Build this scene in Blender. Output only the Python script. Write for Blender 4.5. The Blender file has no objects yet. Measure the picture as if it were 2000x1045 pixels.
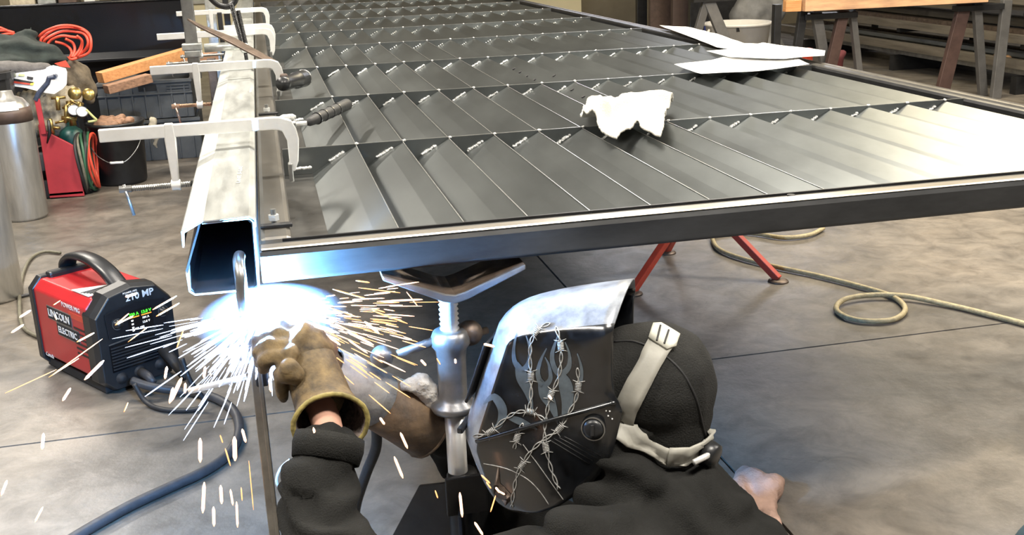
import bpy, bmesh, math, random
from mathutils import Vector as V, Matrix, noise
from mathutils.bvhtree import BVHTree
random.seed(7)
SC = bpy.context.scene; COL = SC.collection
# ------------------------------------------------------------------ camera
F = 2117.25; CAM = V((0, 0, 1.55))
RX = V((0.974037, 0.098413, -0.203881)); RY = V((-0.223677, 0.279343, -0.933775)); RZ = V((-0.034943, 0.955135, 0.294103))
ROT = Matrix((RX, RY, RZ))
cd = bpy.data.cameras.new('camera'); cam = bpy.data.objects.new('camera', cd); COL.objects.link(cam)
cd.sensor_width = 36; cd.lens = F / 2000 * 36; cd.clip_start = .05
cam.matrix_world = Matrix.Translation(CAM) @ ROT.to_4x4()
SC.camera = cam
def ray(px, py): return ROT @ V(((px - 1000) / F, (522.5 - py) / F, -1.0))
def at(px, py, x=None, y=None, z=None):          # the place in the shop seen at a pixel, on a given plane
    d = ray(px, py)
    if z is not None: t = (z - CAM.z) / d.z
    elif y is not None: t = (y - CAM.y) / d.y
    else: t = (x - CAM.x) / d.x
    return CAM + d * t
# ------------------------------------------------------------------ light
SC.view_settings.view_transform = 'Standard'; SC.view_settings.look = 'None'
SC.view_settings.gamma = 1; SC.view_settings.use_curve_mapping = False
SC.view_settings.exposure = 0.45
W = bpy.data.worlds.new('world'); SC.world = W; W.use_nodes = True
W.node_tree.nodes['Background'].inputs[0].default_value = (.9, .95, 1, 1)
W.node_tree.nodes['Background'].inputs[1].default_value = .15
def area(name, loc, sx, sy, power, col=(1, 1, 1), rot=(0, 0, 0)):
    l = bpy.data.lights.new(name, 'AREA'); l.shape = 'RECTANGLE'; l.size = sx; l.size_y = sy; l.energy = power; l.color = col
    o = bpy.data.objects.new(name, l); o.location = loc; o.rotation_euler = rot; COL.objects.link(o); return o
WARM = (1, .93, .82)
LAMPS = [(-2.6, 1.0), (-2.6, 5.2), (-2.6, 9.6), (1.2, .2), (1.0, 5.0), (5.4, 1.0), (5.6, 5.0)]
for i, (lx, ly) in enumerate(LAMPS):
    area('lamp_light', (lx, ly, 4.28), 1.5, .45, 195, WARM)
area('added_panel_light', (3.75, 6.8, 4.66), 2.4, 2.9, 230, (1, .86, .60))  # light of the unseen roof panel, added to brighten the gate
arc_l = bpy.data.lights.new('arc_light', 'POINT'); arc_l.energy = 330; arc_l.color = (.18, .48, 1); arc_l.shadow_soft_size = .012
arc_o = bpy.data.objects.new('arc_light', arc_l); COL.objects.link(arc_o)
ARC = V((-.045, 2.042, .878)); arc_o.location = ARC
# ------------------------------------------------------------------ materials
MATS = {}
def mat(name, c, r=.5, m=0.0, var=.15, sc=8, bump=0, bsc=60, c2=None, emit=None, es=1, stretch=None, coat=0, rvar=0, spec=None):
    if name in MATS: return MATS[name]
    k = bpy.data.materials.new(name); k.use_nodes = True; nt = k.node_tree; b = nt.nodes['Principled BSDF']
    b.inputs['Roughness'].default_value = r; b.inputs['Metallic'].default_value = m
    if coat: b.inputs['Coat Weight'].default_value = coat; b.inputs['Coat Roughness'].default_value = .12
    if spec is not None: b.inputs['Specular IOR Level'].default_value = spec
    tc = nt.nodes.new('ShaderNodeTexCoord'); mp = nt.nodes.new('ShaderNodeMapping'); nt.links.new(tc.outputs['Object'], mp.inputs[0])
    if stretch: mp.inputs['Scale'].default_value = stretch
    n = nt.nodes.new('ShaderNodeTexNoise'); n.inputs['Scale'].default_value = sc; n.inputs['Detail'].default_value = 6; n.inputs['Roughness'].default_value = .62
    nt.links.new(mp.outputs[0], n.inputs['Vector'])
    cr = nt.nodes.new('ShaderNodeValToRGB'); c2 = c2 or tuple(v * (1 - 2 * var) for v in c)
    cr.color_ramp.elements[0].position = .32; cr.color_ramp.elements[1].position = .68
    cr.color_ramp.elements[0].color = (*c2, 1); cr.color_ramp.elements[1].color = (*c, 1)
    nt.links.new(n.outputs[0], cr.inputs[0]); nt.links.new(cr.outputs[0], b.inputs['Base Color'])
    if rvar:
        mr = nt.nodes.new('ShaderNodeMapRange'); mr.inputs['To Min'].default_value = max(.03, r - rvar); mr.inputs['To Max'].default_value = r + rvar
        nt.links.new(n.outputs[0], mr.inputs[0]); nt.links.new(mr.outputs[0], b.inputs['Roughness'])
    if bump:
        n2 = nt.nodes.new('ShaderNodeTexNoise'); n2.inputs['Scale'].default_value = bsc; n2.inputs['Detail'].default_value = 4
        nt.links.new(mp.outputs[0], n2.inputs['Vector'])
        bp = nt.nodes.new('ShaderNodeBump'); bp.inputs['Strength'].default_value = bump; bp.inputs['Distance'].default_value = .004
        nt.links.new(n2.outputs[0], bp.inputs['Height']); nt.links.new(bp.outputs[0], b.inputs['Normal'])
    if emit: b.inputs['Emission Color'].default_value = (*emit, 1); b.inputs['Emission Strength'].default_value = es
    MATS[name] = k; return k
M_mill = mat('mill_steel', (.20, .215, .215), .33, .88, .16, 4, .04, 30, stretch=(1, .35, 1), rvar=.04)
M_mill2 = mat('rail_steel', (.20, .195, .185), .30, .8, .25, 7, .1, 40, rvar=.08)
M_dark = mat('dark_steel', (.05, .05, .052), .4, .7, .2, 9, .1, 40)
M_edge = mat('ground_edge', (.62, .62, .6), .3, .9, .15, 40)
M_weld = mat('weld_metal', (.92, .92, .9), .35, .5, .2, 120, .8, 300)
M_galv = mat('galvanised', (.60, .62, .60), .36, .7, .16, 9, .1, 50, stretch=(3, .5, 3), rvar=.1)
M_chrome = mat('zinc_plated', (.9, .9, .88), .33, .55, .06, 20, .05, 50)
M_steel = mat('bare_steel', (.42, .42, .41), .32, .85, .2, 14, .15, 60)
M_copper = mat('coppered_steel', (.75, .5, .36), .25, .9, .15, 30)
M_black = mat('black_plastic', (.018, .019, .021), .35, 0, .2, 20)
M_blackm = mat('black_matte', (.02, .02, .022), .7, 0, .2, 12)
M_gloss = mat('black_gloss', (.010, .011, .014), .22, 0, .2, 3, .05, 6)
M_red = mat('machine_red', (.45, .018, .022), .34, 0, .1, 6, .05, 30, coat=.3)
M_redm = mat('cart_red', (.42, .035, .045), .5, 0, .12, 7, .1, 30)
M_redl = mat('stand_red', (.55, .06, .03), .42, 0, .12, 15)
M_bluegrey = mat('worn_blue_paint', (.055, .07, .12), .45, 0, .3, 30)
M_teal = mat('tank_green', (.01, .085, .075), .4, 0, .2, 10)
M_brass = mat('brass', (.5, .36, .13), .32, .9, .2, 30)
M_glass = mat('gauge_face', (.8, .8, .78), .3, 0, .05, 30)
M_alu = mat('cylinder_metal', (.56, .55, .52), .32, .75, .16, 5, .1, 30, stretch=(4, 4, .6), rvar=.1)
M_brown = mat('brown_paint', (.10, .065, .05), .5, 0, .2, 15)
M_paper = mat('white_paper', (.86, .86, .85), .6, 0, .02, 5)
M_cloth = mat('white_cloth', (.60, .575, .51), .95, 0, .06, 40, 1, 200)
M_wood = mat('pine_wood', (.60, .30, .12), .6, 0, .2, 6, .15, 60, c2=(.42, .18, .06), stretch=(1, 12, 12))
M_woodd = mat('old_wood', (.36, .20, .12), .7, 0, .3, 6, .15, 60, stretch=(1, 12, 12))
M_cord = mat('orange_cord', (.75, .085, .045), .45, 0, .08, 20)
M_green = mat('dark_green_cloth', (.030, .040, .036), .9, 0, .3, 12, .5, 90)
M_tan = mat('tan_canvas', (.20, .16, .11), .9, 0, .3, 14, .5, 90)
M_cream = mat('cream_canvas', (.50, .44, .33), .85, 0, .25, 20, .5, 120)
M_crate = mat('grey_crate', (.085, .092, .098), .55, 0, .15, 10)
M_rubber = mat('rubber', (.022, .022, .024), .6, 0, .2, 30, .2, 80)
M_cable = mat('cable_rubber', (.055, .055, .06), .5, 0, .2, 30, .1, 80)
M_grcord = mat('grey_cord', (.17, .16, .12), .6, 0, .2, 30)
M_rope = mat('tan_hose', (.46, .38, .22), .6, 0, .2, 50, .5, 180)
M_leather = mat('glove_leather', (.21, .135, .075), .75, 0, .35, 13, .6, 60, c2=(.07, .05, .034))
M_leath2 = mat('glove_yellow', (.21, .145, .065), .8, 0, .35, 22, 1.0, 45, c2=(.04, .03, .02))
M_piping = mat('glove_piping', (.36, .29, .09), .7, 0, .35, 30, .5, 100)
M_fleece = mat('glove_lining', (.24, .19, .17), 1, 0, .35, 90, 1, 150)
M_skin = mat('skin', (.55, .31, .23), .5, 0, .08, 12)
M_hood = mat('black_sweatshirt', (.016, .016, .015), .95, 0, .2, 14, .6, 350, spec=.25)
M_cap = mat('black_cap', (.018, .018, .017), .9, 0, .2, 14, .6, 300, spec=.3)
M_jean = mat('dark_denim', (.007, .007, .008), .9, 0, .2, 20, .5, 200)
M_helm = mat('helmet_shell', (.014, .016, .020), .24, 0, .4, 20, .06, 60, coat=.35, rvar=.12, spec=.9)
M_strap = mat('grey_strap', (.36, .35, .31), .55, 0, .12, 15, .1, 90)
M_flame = mat('flame_print', (.12, .15, .18), .3, 0, .25, 30)
M_wire = mat('barbed_print', (.48, .48, .47), .35, 0, .3, 90)
M_bluest = mat('stand_steel', (.30, .30, .31), .38, .8, .2, 15, .2, 60)
M_rust = mat('worn_steel', (.16, .12, .095), .5, .6, .3, 20, .2, 60)
M_pink = mat('suede', (.52, .34, .27), .95, 0, .12, 30, .8, 140)
M_tub = mat('white_tub', (.62, .60, .57), .5, 0, .08, 5)
M_spark = mat('spark_orange', (1, .5, .2), .5, emit=(1, .38, .13), es=1.5)
M_spark2 = mat('spark_hot', (1, .8, .6), .5, emit=(1, .50, .30), es=1.9)
M_spark3 = mat('spark_blue', (.6, .7, 1), .5, emit=(.55, .70, 1), es=3)
M_arc = mat('arc_plasma', (1, 1, 1), .5, emit=(.8, .9, 1), es=300)
M_screen = mat('screen_black', (.005, .005, .006), .15, 0)
M_lcdw = mat('lcd_white', (1, 1, 1), .5, emit=(.9, .95, 1), es=1.2)
M_lcdg = mat('lcd_green', (0, 1, 0), .5, emit=(.1, 1, .05), es=1.3)
M_lcdo = mat('lcd_orange', (1, .3, 0), .5, emit=(1, .25, .05), es=1.3)
M_white = mat('white_print', (.75, .75, .75), .5, 0, .05)
M_wallm = mat('cream_wall', (.62, .55, .36), .8, 0, .06, 2)
M_wallb = mat('tan_wall', (.34, .29, .20), .8, 0, .2, 1)
M_walld = mat('grey_wall', (.16, .155, .15), .8, 0, .15, 2)
M_ceil = mat('ceiling_deck', (.5, .48, .45), .8, 0, .1, 2)
M_lamp = mat('lamp_diffuser', (1, 1, 1), .5, emit=WARM, es=6)
M_day = mat('daylight_pane', (1, 1, 1), .3, emit=(.88, .9, 1), es=7)
def floor_mat():
    k = bpy.data.materials.new('worn_concrete'); k.use_nodes = True; nt = k.node_tree; N = nt.nodes; L = nt.links; b = N['Principled BSDF']
    tc = N.new('ShaderNodeNewGeometry')
    def nz(s, d=8, r=.6, dist=0):
        n = N.new('ShaderNodeTexNoise'); n.inputs['Scale'].default_value = s; n.inputs['Detail'].default_value = d; n.inputs['Roughness'].default_value = r; n.inputs['Distortion'].default_value = dist
        L.new(tc.outputs['Position'], n.inputs['Vector']); return n
    def ramp(n, p0, c0, p1, c1):
        r = N.new('ShaderNodeValToRGB'); r.color_ramp.elements[0].position = p0; r.color_ramp.elements[1].position = p1
        r.color_ramp.elements[0].color = (*c0, 1); r.color_ramp.elements[1].color = (*c1, 1); L.new(n.outputs[0], r.inputs[0]); return r
    a = ramp(nz(1.1, 8, .65, .8), .34, (.10, .092, .082), .66, (.225, .195, .16))
    c = ramp(nz(6.5, 8, .7, .6), .36, (.50, .49, .48), .60, (1, 1, 1))
    mx = N.new('ShaderNodeMixRGB'); mx.blend_type = 'MULTIPLY'; mx.inputs[0].default_value = .85
    L.new(a.outputs[0], mx.inputs[1]); L.new(c.outputs[0], mx.inputs[2])
    s = ramp(nz(3.3, 10, .75, 1.5), .30, (.35, .33, .32), .40, (1, 1, 1))
    m2 = N.new('ShaderNodeMixRGB'); m2.blend_type = 'MULTIPLY'; m2.inputs[0].default_value = .8
    L.new(mx.outputs[0], m2.inputs[1]); L.new(s.outputs[0], m2.inputs[2]); L.new(m2.outputs[0], b.inputs['Base Color'])
    rr = N.new('ShaderNodeMapRange'); rr.inputs['To Min'].default_value = .2; rr.inputs['To Max'].default_value = .62
    L.new(nz(4.5, 8, .7, .5).outputs[0], rr.inputs[0]); L.new(rr.outputs[0], b.inputs['Roughness'])
    bp = N.new('ShaderNodeBump'); bp.inputs['Strength'].default_value = .35; bp.inputs['Distance'].default_value = .004
    L.new(nz(26, 6, .65).outputs[0], bp.inputs['Height']); L.new(bp.outputs[0], b.inputs['Normal'])
    return k
M_floor = floor_mat()
# ------------------------------------------------------------------ helpers
def wloc(o):
    l = V((0, 0, 0))
    while o: l += o.location; o = o.parent
    return l
def tag(o, label=None, cat=None, group=None, kind=None):
    if label: o['label'] = label
    if cat: o['category'] = cat
    if group: o['group'] = group
    if kind: o['kind'] = kind
    return o
def link(name, me, m, parent=None, smooth=False, bevel=0, solid=0):
    o = bpy.data.objects.new(name, me); COL.objects.link(o)
    if m: me.materials.append(m)
    if parent:
        me.transform(Matrix.Translation(-wloc(parent))); o.parent = parent
    else:
        n = len(me.vertices)
        if n:
            xs = [v.co for v in me.vertices]
            c = V(((min(v.x for v in xs) + max(v.x for v in xs)) / 2, (min(v.y for v in xs) + max(v.y for v in xs)) / 2, min(v.z for v in xs)))
            me.transform(Matrix.Translation(-c)); o.location = c
    if smooth:
        for p in me.polygons: p.use_smooth = True
    if solid:
        s = o.modifiers.new('s', 'SOLIDIFY'); s.thickness = solid; s.offset = 0
    if bevel:
        b = o.modifiers.new('b', 'BEVEL'); b.width = bevel; b.segments = 2; b.limit_method = 'ANGLE'; b.angle_limit = .7
        if not smooth:
            try: b.harden_normals = False
            except Exception: pass
    return o
def thing(name, loc, label, cat, group=None):
    o = bpy.data.objects.new(name, None); o.empty_display_size = .05; o.location = loc; COL.objects.link(o)
    return tag(o, label, cat, group)
class MB:
    def __init__(s, M=None): s.v = []; s.f = []; s.M = M
    def add(s, vs, fs):
        n = len(s.v); s.v += [(s.M @ V(v)) if s.M else V(v) for v in vs]; s.f += [tuple(i + n for i in f) for f in fs]; return s
    def box(s, c, d, R=None):
        c = V(c); x, y, z = d[0] / 2, d[1] / 2, d[2] / 2
        P = [V((a * x, b * y, e * z)) for a in (-1, 1) for b in (-1, 1) for e in (-1, 1)]
        if R: P = [R @ p for p in P]
        return s.add([c + p for p in P], [(0, 1, 3, 2), (4, 6, 7, 5), (0, 4, 5, 1), (2, 3, 7, 6), (0, 2, 6, 4), (1, 5, 7, 3)])
    def beam(s, a, b, w, h, up=(0, 0, 1)):
        a = V(a); b = V(b); d = (b - a).normalized(); u = V(up)
        if abs(d.dot(u)) > .98: u = V((0, 1, 0))
        sd = d.cross(u).normalized(); u = sd.cross(d)
        P = [p + sd * (i * w / 2) + u * (j * h / 2) for p in (a, b) for i in (-1, 1) for j in (-1, 1)]
        return s.add(P, [(0, 1, 3, 2), (4, 6, 7, 5), (0, 4, 5, 1), (2, 3, 7, 6), (0, 2, 6, 4), (1, 5, 7, 3)])
    def tube(s, pts, r, n=8, closed=False, cap=True):
        pts = [V(p) for p in pts]; m = len(pts); rs = r if isinstance(r, (list, tuple)) else [r] * m
        vs = []; ref = None
        for i, p in enumerate(pts):
            if closed: d = pts[(i + 1) % m] - pts[i - 1]
            else: d = pts[min(i + 1, m - 1)] - pts[max(i - 1, 0)]
            if d.length < 1e-9: d = V((0, 0, 1))
            d.normalize()
            if ref is None: ref = d.orthogonal().normalized()
            ref = (ref - d * ref.dot(d)); ref = ref.normalized() if ref.length > 1e-6 else d.orthogonal().normalized()
            b = d.cross(ref)
            for k in range(n):
                t = 2 * math.pi * k / n; vs.append(p + (ref * math.cos(t) + b * math.sin(t)) * rs[i])
        fs = [(i * n + k, i * n + (k + 1) % n, ((i + 1) % m) * n + (k + 1) % n, ((i + 1) % m) * n + k) for i in range(m if closed else m - 1) for k in range(n)]
        if cap and not closed: fs += [tuple(range(n))[::-1], tuple((m - 1) * n + k for k in range(n))]
        return s.add(vs, fs)
    def cyl(s, a, b, r, r2=None, n=20): return s.tube([a, b], [r, r if r2 is None else r2], n)
    def lathe(s, prof, c, axis=(0, 0, 1), n=28):
        ax = V(axis).normalized(); u = ax.orthogonal().normalized(); w = ax.cross(u); c = V(c); vs = []
        for (r, z) in prof:
            for k in range(n):
                t = 2 * math.pi * k / n; vs.append(c + ax * z + (u * math.cos(t) + w * math.sin(t)) * max(r, 1e-4))
        fs = [(i * n + k, i * n + (k + 1) % n, (i + 1) * n + (k + 1) % n, (i + 1) * n + k) for i in range(len(prof) - 1) for k in range(n)]
        return s.add(vs, fs)
    def prism(s, pts, off):
        n = len(pts); pts = [V(p) for p in pts]; off = V(off)
        return s.add(pts + [p + off for p in pts], [tuple(range(n))[::-1], tuple(range(n, 2 * n))] + [(i, (i + 1) % n, n + (i + 1) % n, n + i) for i in range(n)])
    def ball(s, c, r, nu=14, nv=9):
        c = V(c); r = r if isinstance(r, tuple) else (r, r, r); vs = [c + V((0, 0, r[2]))]
        for j in range(1, nv):
            p = math.pi * j / nv
            for i in range(nu):
                t = 2 * math.pi * i / nu; vs.append(c + V((r[0] * math.sin(p) * math.cos(t), r[1] * math.sin(p) * math.sin(t), r[2] * math.cos(p))))
        vs.append(c - V((0, 0, r[2]))); L = len(vs) - 1
        fs = [(0, 1 + i, 1 + (i + 1) % nu) for i in range(nu)]
        fs += [(1 + (j - 1) * nu + i, 1 + j * nu + i, 1 + j * nu + (i + 1) % nu, 1 + (j - 1) * nu + (i + 1) % nu) for j in range(1, nv - 1) for i in range(nu)]
        fs += [(L, 1 + (nv - 2) * nu + (i + 1) % nu, 1 + (nv - 2) * nu + i) for i in range(nu)]
        return s.add(vs, fs)
    def mesh(s, name='m'):
        me = bpy.data.meshes.new(name); me.from_pydata([tuple(v) for v in s.v], [], s.f); me.validate()
        bm = bmesh.new(); bm.from_mesh(me); bmesh.ops.recalc_face_normals(bm, faces=bm.faces); bm.to_mesh(me); bm.free(); return me
    def build(s, name, m, parent=None, **k): return link(name, s.mesh(name), m, parent, **k)
def smooth_path(pts, n=6, closed=False):
    pts = [V(p) for p in pts]; m = len(pts); out = []
    for i in range(m if closed else m - 1):
        if closed: p0, p1, p2, p3 = pts[i - 1], pts[i], pts[(i + 1) % m], pts[(i + 2) % m]
        else: p0, p1, p2, p3 = pts[max(i - 1, 0)], pts[i], pts[i + 1], pts[min(i + 2, m - 1)]
        for k in range(n):
            t = k / n; out.append(.5 * ((2 * p1) + (p2 - p0) * t + (2 * p0 - 5 * p1 + 4 * p2 - p3) * t * t + (3 * p1 - p0 - 3 * p2 + p3) * t ** 3))
    if not closed: out.append(pts[-1])
    return out
def text(s, size, M, m, parent, name='lettering', ext=.0006, bold=0):
    c = bpy.data.curves.new(name, 'FONT'); c.body = s; c.size = size; c.extrude = ext; c.offset = bold; c.align_x = 'CENTER'; c.align_y = 'CENTER'; c.resolution_u = 2
    c.materials.append(m); o = bpy.data.objects.new(name, c); COL.objects.link(o)
    me = bpy.data.meshes.new_from_object(o.evaluated_get(bpy.context.evaluated_depsgraph_get())); bpy.data.objects.remove(o); bpy.data.curves.remove(c)
    me.materials.clear(); me.transform(M); return link(name, me, m, parent)
def frame(o, x, y):                               # matrix with local x, y directions
    x = V(x).normalized(); y = V(y); y = (y - x * y.dot(x)).normalized(); z = x.cross(y)
    return Matrix(((x.x, y.x, z.x, o[0]), (x.y, y.y, z.y, o[1]), (x.z, y.z, z.z, o[2]), (0, 0, 0, 1)))
def chain(*P):                                    # P: (point, radius) -> interpolated spheres
    out = []
    for (a, ra), (b, rb) in zip(P, P[1:]):
        a = V(a); b = V(b); n = max(2, int((b - a).length / (min(ra, rb) * .35)) + 1)
        out += [(a.lerp(b, t / n), ra + (rb - ra) * t / n) for t in range(n + 1)]
    return out
def blob(name, balls, voxel, m, parent=None, smooth=4, disp=0, dsc=20, extra=None, cut=None):
    mb = MB()
    for c, r in balls: mb.ball(c, r, 12, 8)
    if extra: extra(mb)
    me = mb.mesh(); o = bpy.data.objects.new('tmp', me); COL.objects.link(o)
    r = o.modifiers.new('r', 'REMESH'); r.mode = 'VOXEL'; r.voxel_size = voxel
    s = o.modifiers.new('s', 'SMOOTH'); s.iterations = smooth; s.factor = .5
    dg = bpy.context.evaluated_depsgraph_get(); me2 = bpy.data.meshes.new_from_object(o.evaluated_get(dg))
    bpy.data.objects.remove(o); bpy.data.meshes.remove(me)
    if disp:
        me2.update()
        nn = [v.normal.copy() for v in me2.vertices]
        for v, q in zip(me2.vertices, nn):
            d = disp(v.co) if callable(disp) else disp * noise.noise(v.co * dsc)
            v.co += q * d
    return link(name, me2, m, parent, smooth=True)
def capsules(*cs):
    out = []
    for c in cs: out += chain(*c)
    return out
# ------------------------------------------------------------------ setting
fb = MB().box((2, 5, -.035), (20, 24, .04)).build('floor', M_dark); tag(fb, 'worn grey-brown concrete shop floor with cut joints', kind='structure')
xs = [-8, -4.76, 1.24, 7.24, 12]; ys = [-7, -2.47, 3.53, 9.53, 17]
for i in range(4):
    for j in range(4):
        g = .005
        MB().prism([(xs[i] + g, ys[j] + g, -.015), (xs[i + 1] - g, ys[j] + g, -.015), (xs[i + 1] - g, ys[j + 1] - g, -.015), (xs[i] + g, ys[j + 1] - g, -.015)], (0, 0, .015)).build('concrete_slab', M_floor, fb)
def st(name, mb, m, label=None, parent=None, **k):
    o = mb.build(name, m, parent, **k)
    if not parent: o['kind'] = 'structure'
    if label: o['label'] = label
    return o
st('wall_back', MB().box((2, 16.6, 2.35), (20, .1, 4.7)), M_wallb)
st('wall_left', MB().box((-7.6, 5, 2.35), (.1, 23, 4.7)), M_walld)
st('wall_right', MB().box((11.6, 5, 2.35), (.1, 23, 4.7)), M_walld)
st('wall_front', MB().box((2, -6.6, 2.35), (20, .1, 4.7)), M_walld)
st('ceiling', MB().box((2, 5, 4.75), (20, 24, .1)), M_ceil)
for k, (a, b) in enumerate([(4.4, 6.4), (7.2, 9.2)]):
    w = st('window_%d' % (k + 1), MB().box(((a + b) / 2, 16.5, 3.55), (b - a, .04, 1.3)), M_day)
    f = MB()
    for xx in (a, (a + b) / 2, b): f.box((xx, 16.46, 3.55), (.07, .08, 1.4))
    for zz in (2.88, 4.22): f.box(((a + b) / 2, 16.46, zz), (b - a, .08, .07))
    f.build('window_frame', M_dark, w)
added_roof_panel = st('window_3', MB().box((3.75, 6.8, 4.695), (2.5, 3.0, .01)), mat('added_panel_glow', (1, 1, 1), .4, emit=(1, .85, .58), es=3.2))  # unseen glowing panel, added for the right-hand louvres to reflect
fr_ = MB()
for k in range(4): fr_.box((2.5 + k * .833, 6.8, 4.68), (.06, 3.1, .04))
for yy in (5.28, 8.32): fr_.box((3.75, yy, 4.68), (2.6, .06, .04))
fr_.build('window_frame', M_strap, added_roof_panel)  # frame around the added panel
# cream wall boards and columns at the back
for k, (x0, x1) in enumerate([(-1.1, -.2), (3.15, 4.28)]):
    p = at(0, 0, y=14); st('trim_%d' % (k + 1), MB().box(((x0 + x1) / 2, 14.6, 1.0), (x1 - x0, .06, 2.0)), M_wallm, 'cream painted wall board at the back of the shop')
    MB().box(((x0 + x1) / 2, 14.555, .88), (x1 - x0, .04, .07)).build('ledge', M_strap, bpy.data.objects['trim_%d' % (k + 1)])
for i, (lx, ly) in enumerate(LAMPS):
    t = thing('ceiling_lamp', (lx, ly, 4.3), 'fluorescent ceiling fixture ' + ['above the left wall, front', 'above the gas cylinders', 'above the black panel at back left', 'above the camera', 'above the middle of the gate', 'at front right', 'over the open floor at right', 'at the far right corner', 'at the back'][i], 'lamp', 'ceiling lamps above the shop')
    MB().box((lx, ly, 4.36), (1.6, .5, .09)).build('housing', M_strap, t)
    MB().box((lx, ly, 4.305), (1.5, .42, .012)).build('diffuser', M_lamp, t)
    MB().cyl((lx - .6, ly, 4.39), (lx - .6, ly, 4.7), .008).cyl((lx + .6, ly, 4.39), (lx + .6, ly, 4.7), .008).build('hanger', M_dark, t)
# ------------------------------------------------------------------ gate
H = .98
gate = thing('gate', (1.1, 5, .9), 'large dark steel gate lying flat, filled with tilted louvre plates and cross bars', 'gate')
YS = [2.15, 3.15, 4.185, 5.24, 6.30, 7.36, 8.42, 9.48, 10.54, 11.6]
X0, PX, NC = .1, .137, 16
# near rail: rounded profile with a lip
def rail_prof(y0, y1, z0, z1):
    return [(y0, z0 + .006), (y0 + .006, z0), (y1 - .006, z0), (y1, z0 + .006), (y1, z1 - .010), (y1 - .004, z1 - .006), (y0 + .05, z1 - .006), (y0 + .046, z1 - .001), (y0 + .012, z1), (y0 + .004, z1 - .004), (y0, z1 - .012)]
MB().prism([(-.046, y, z) for y, z in rail_prof(2.07, 2.152, .915, .982)], (2.36, 0, 0)).build('end_rail', mat('end_rail_steel', (.075, .077, .08), .42, .6, .3, 9, .1, 40, stretch=(.3, 1, 1), rvar=.06), gate, bevel=.003)
MB().prism([(-.042, 2.0745, .9815), (-.042, 2.0815, .9835), (-.042, 2.111, .9835), (-.042, 2.115, .9805)], (2.35, 0, 0)).build('lip_highlight', mat('lip_highlight_steel', (.52, .48, .42), .3, .8, .2, 12, .1, 50, stretch=(.2, 1, 1)), gate, bevel=.001)  # pale strip paints the lamp reflection along the rail lip
MB().box((1.1, 2.157, .955), (2.2, .006, .05)).build('rail_flange', M_dark, gate)
MB().box((1.1, 11.66, .945), (2.45, .08, .065)).build('end_rail', M_mill2, gate, bevel=.005)
MB().box((-.0122, 6.9, .9395), (.067, 9.46, .079)).build('side_rail', mat('side_rail_steel', (.24, .225, .2), .35, .75, .2, 6, .1, 40, stretch=(1, .3, 1), rvar=.08), gate, bevel=.012)
M_far = mat('far_rail_steel', (.10, .092, .082), .42, .6, .3, 9, .1, 40)
MB().box((2.27, 6.9, .955), (.052, 9.46, .05)).build('side_rail', M_dark, gate, bevel=.012)
MB().box((2.318, 6.9, .945), (.04, 9.46, .065)).build('side_rail', M_far, gate, bevel=.012)
hole_m = M_blackm
for px, py in [(622, 470), (1545, 381)]:
    p = at(px, py, z=.978); MB().cyl(p - V((0, 0, .004)), p + V((0, 0, .0012)), .009).build('rail_hole', hole_m, gate)
for k in (0, 1, 2, 3, 4, 5, 6, 7): pass
def louver_mesh(L, tilt):
    m = MB(); t = .0032; hw = .1235; dz = .076 + tilt     # right edge high, left edge low; a small rolled kink near the top
    n = 3
    top = []
    for i in range(n + 1):
        u = i / n; x = -PX + .001 + (PX - .001) * u; z = -dz + dz * u + math.sin(math.pi * u) * .0035
        top.append((x, z))
    prof = top + [(top[-1][0] + .0004, -.072), (top[-1][0] - .0022, -.072), (top[-1][0] - .0022, -t)] + [(x, z - t) for x, z in reversed(top[:-1])]
    return m.prism([(x, 0, z) for x, z in prof], (0, L, 0))
rng = random.Random(3)
for r in range(len(YS) - 1):
    y0 = YS[r] + .004; y1 = YS[r + 1] - .004
    for c in range(NC):
        xr = X0 + PX * (c + 1)
        if xr > 2.26: continue
        me = louver_mesh(y1 - y0, rng.uniform(-.002, .003)).mesh('louver')
        me.transform(Matrix.Translation((xr + rng.uniform(-.0015, .0015), y0, H - .003)))
        link('louver', me, M_mill, gate)
    xr = X0 - .001
    MB().box(((.018 + X0 + .004) / 2, (y0 + y1) / 2, .902), (X0 + .004 - .018, y1 - y0 + .004, .004)).build('filler_plate', M_mill2, gate)
    if r > 0:
        MB().box((1.125, YS[r], .943), (2.2, .0048, .076)).build('cross_bar', M_mill, gate)
        MB().box((1.125, YS[r], .9815), (2.2, .0050, .0016)).build('bar_edge', M_edge, gate)
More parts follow.
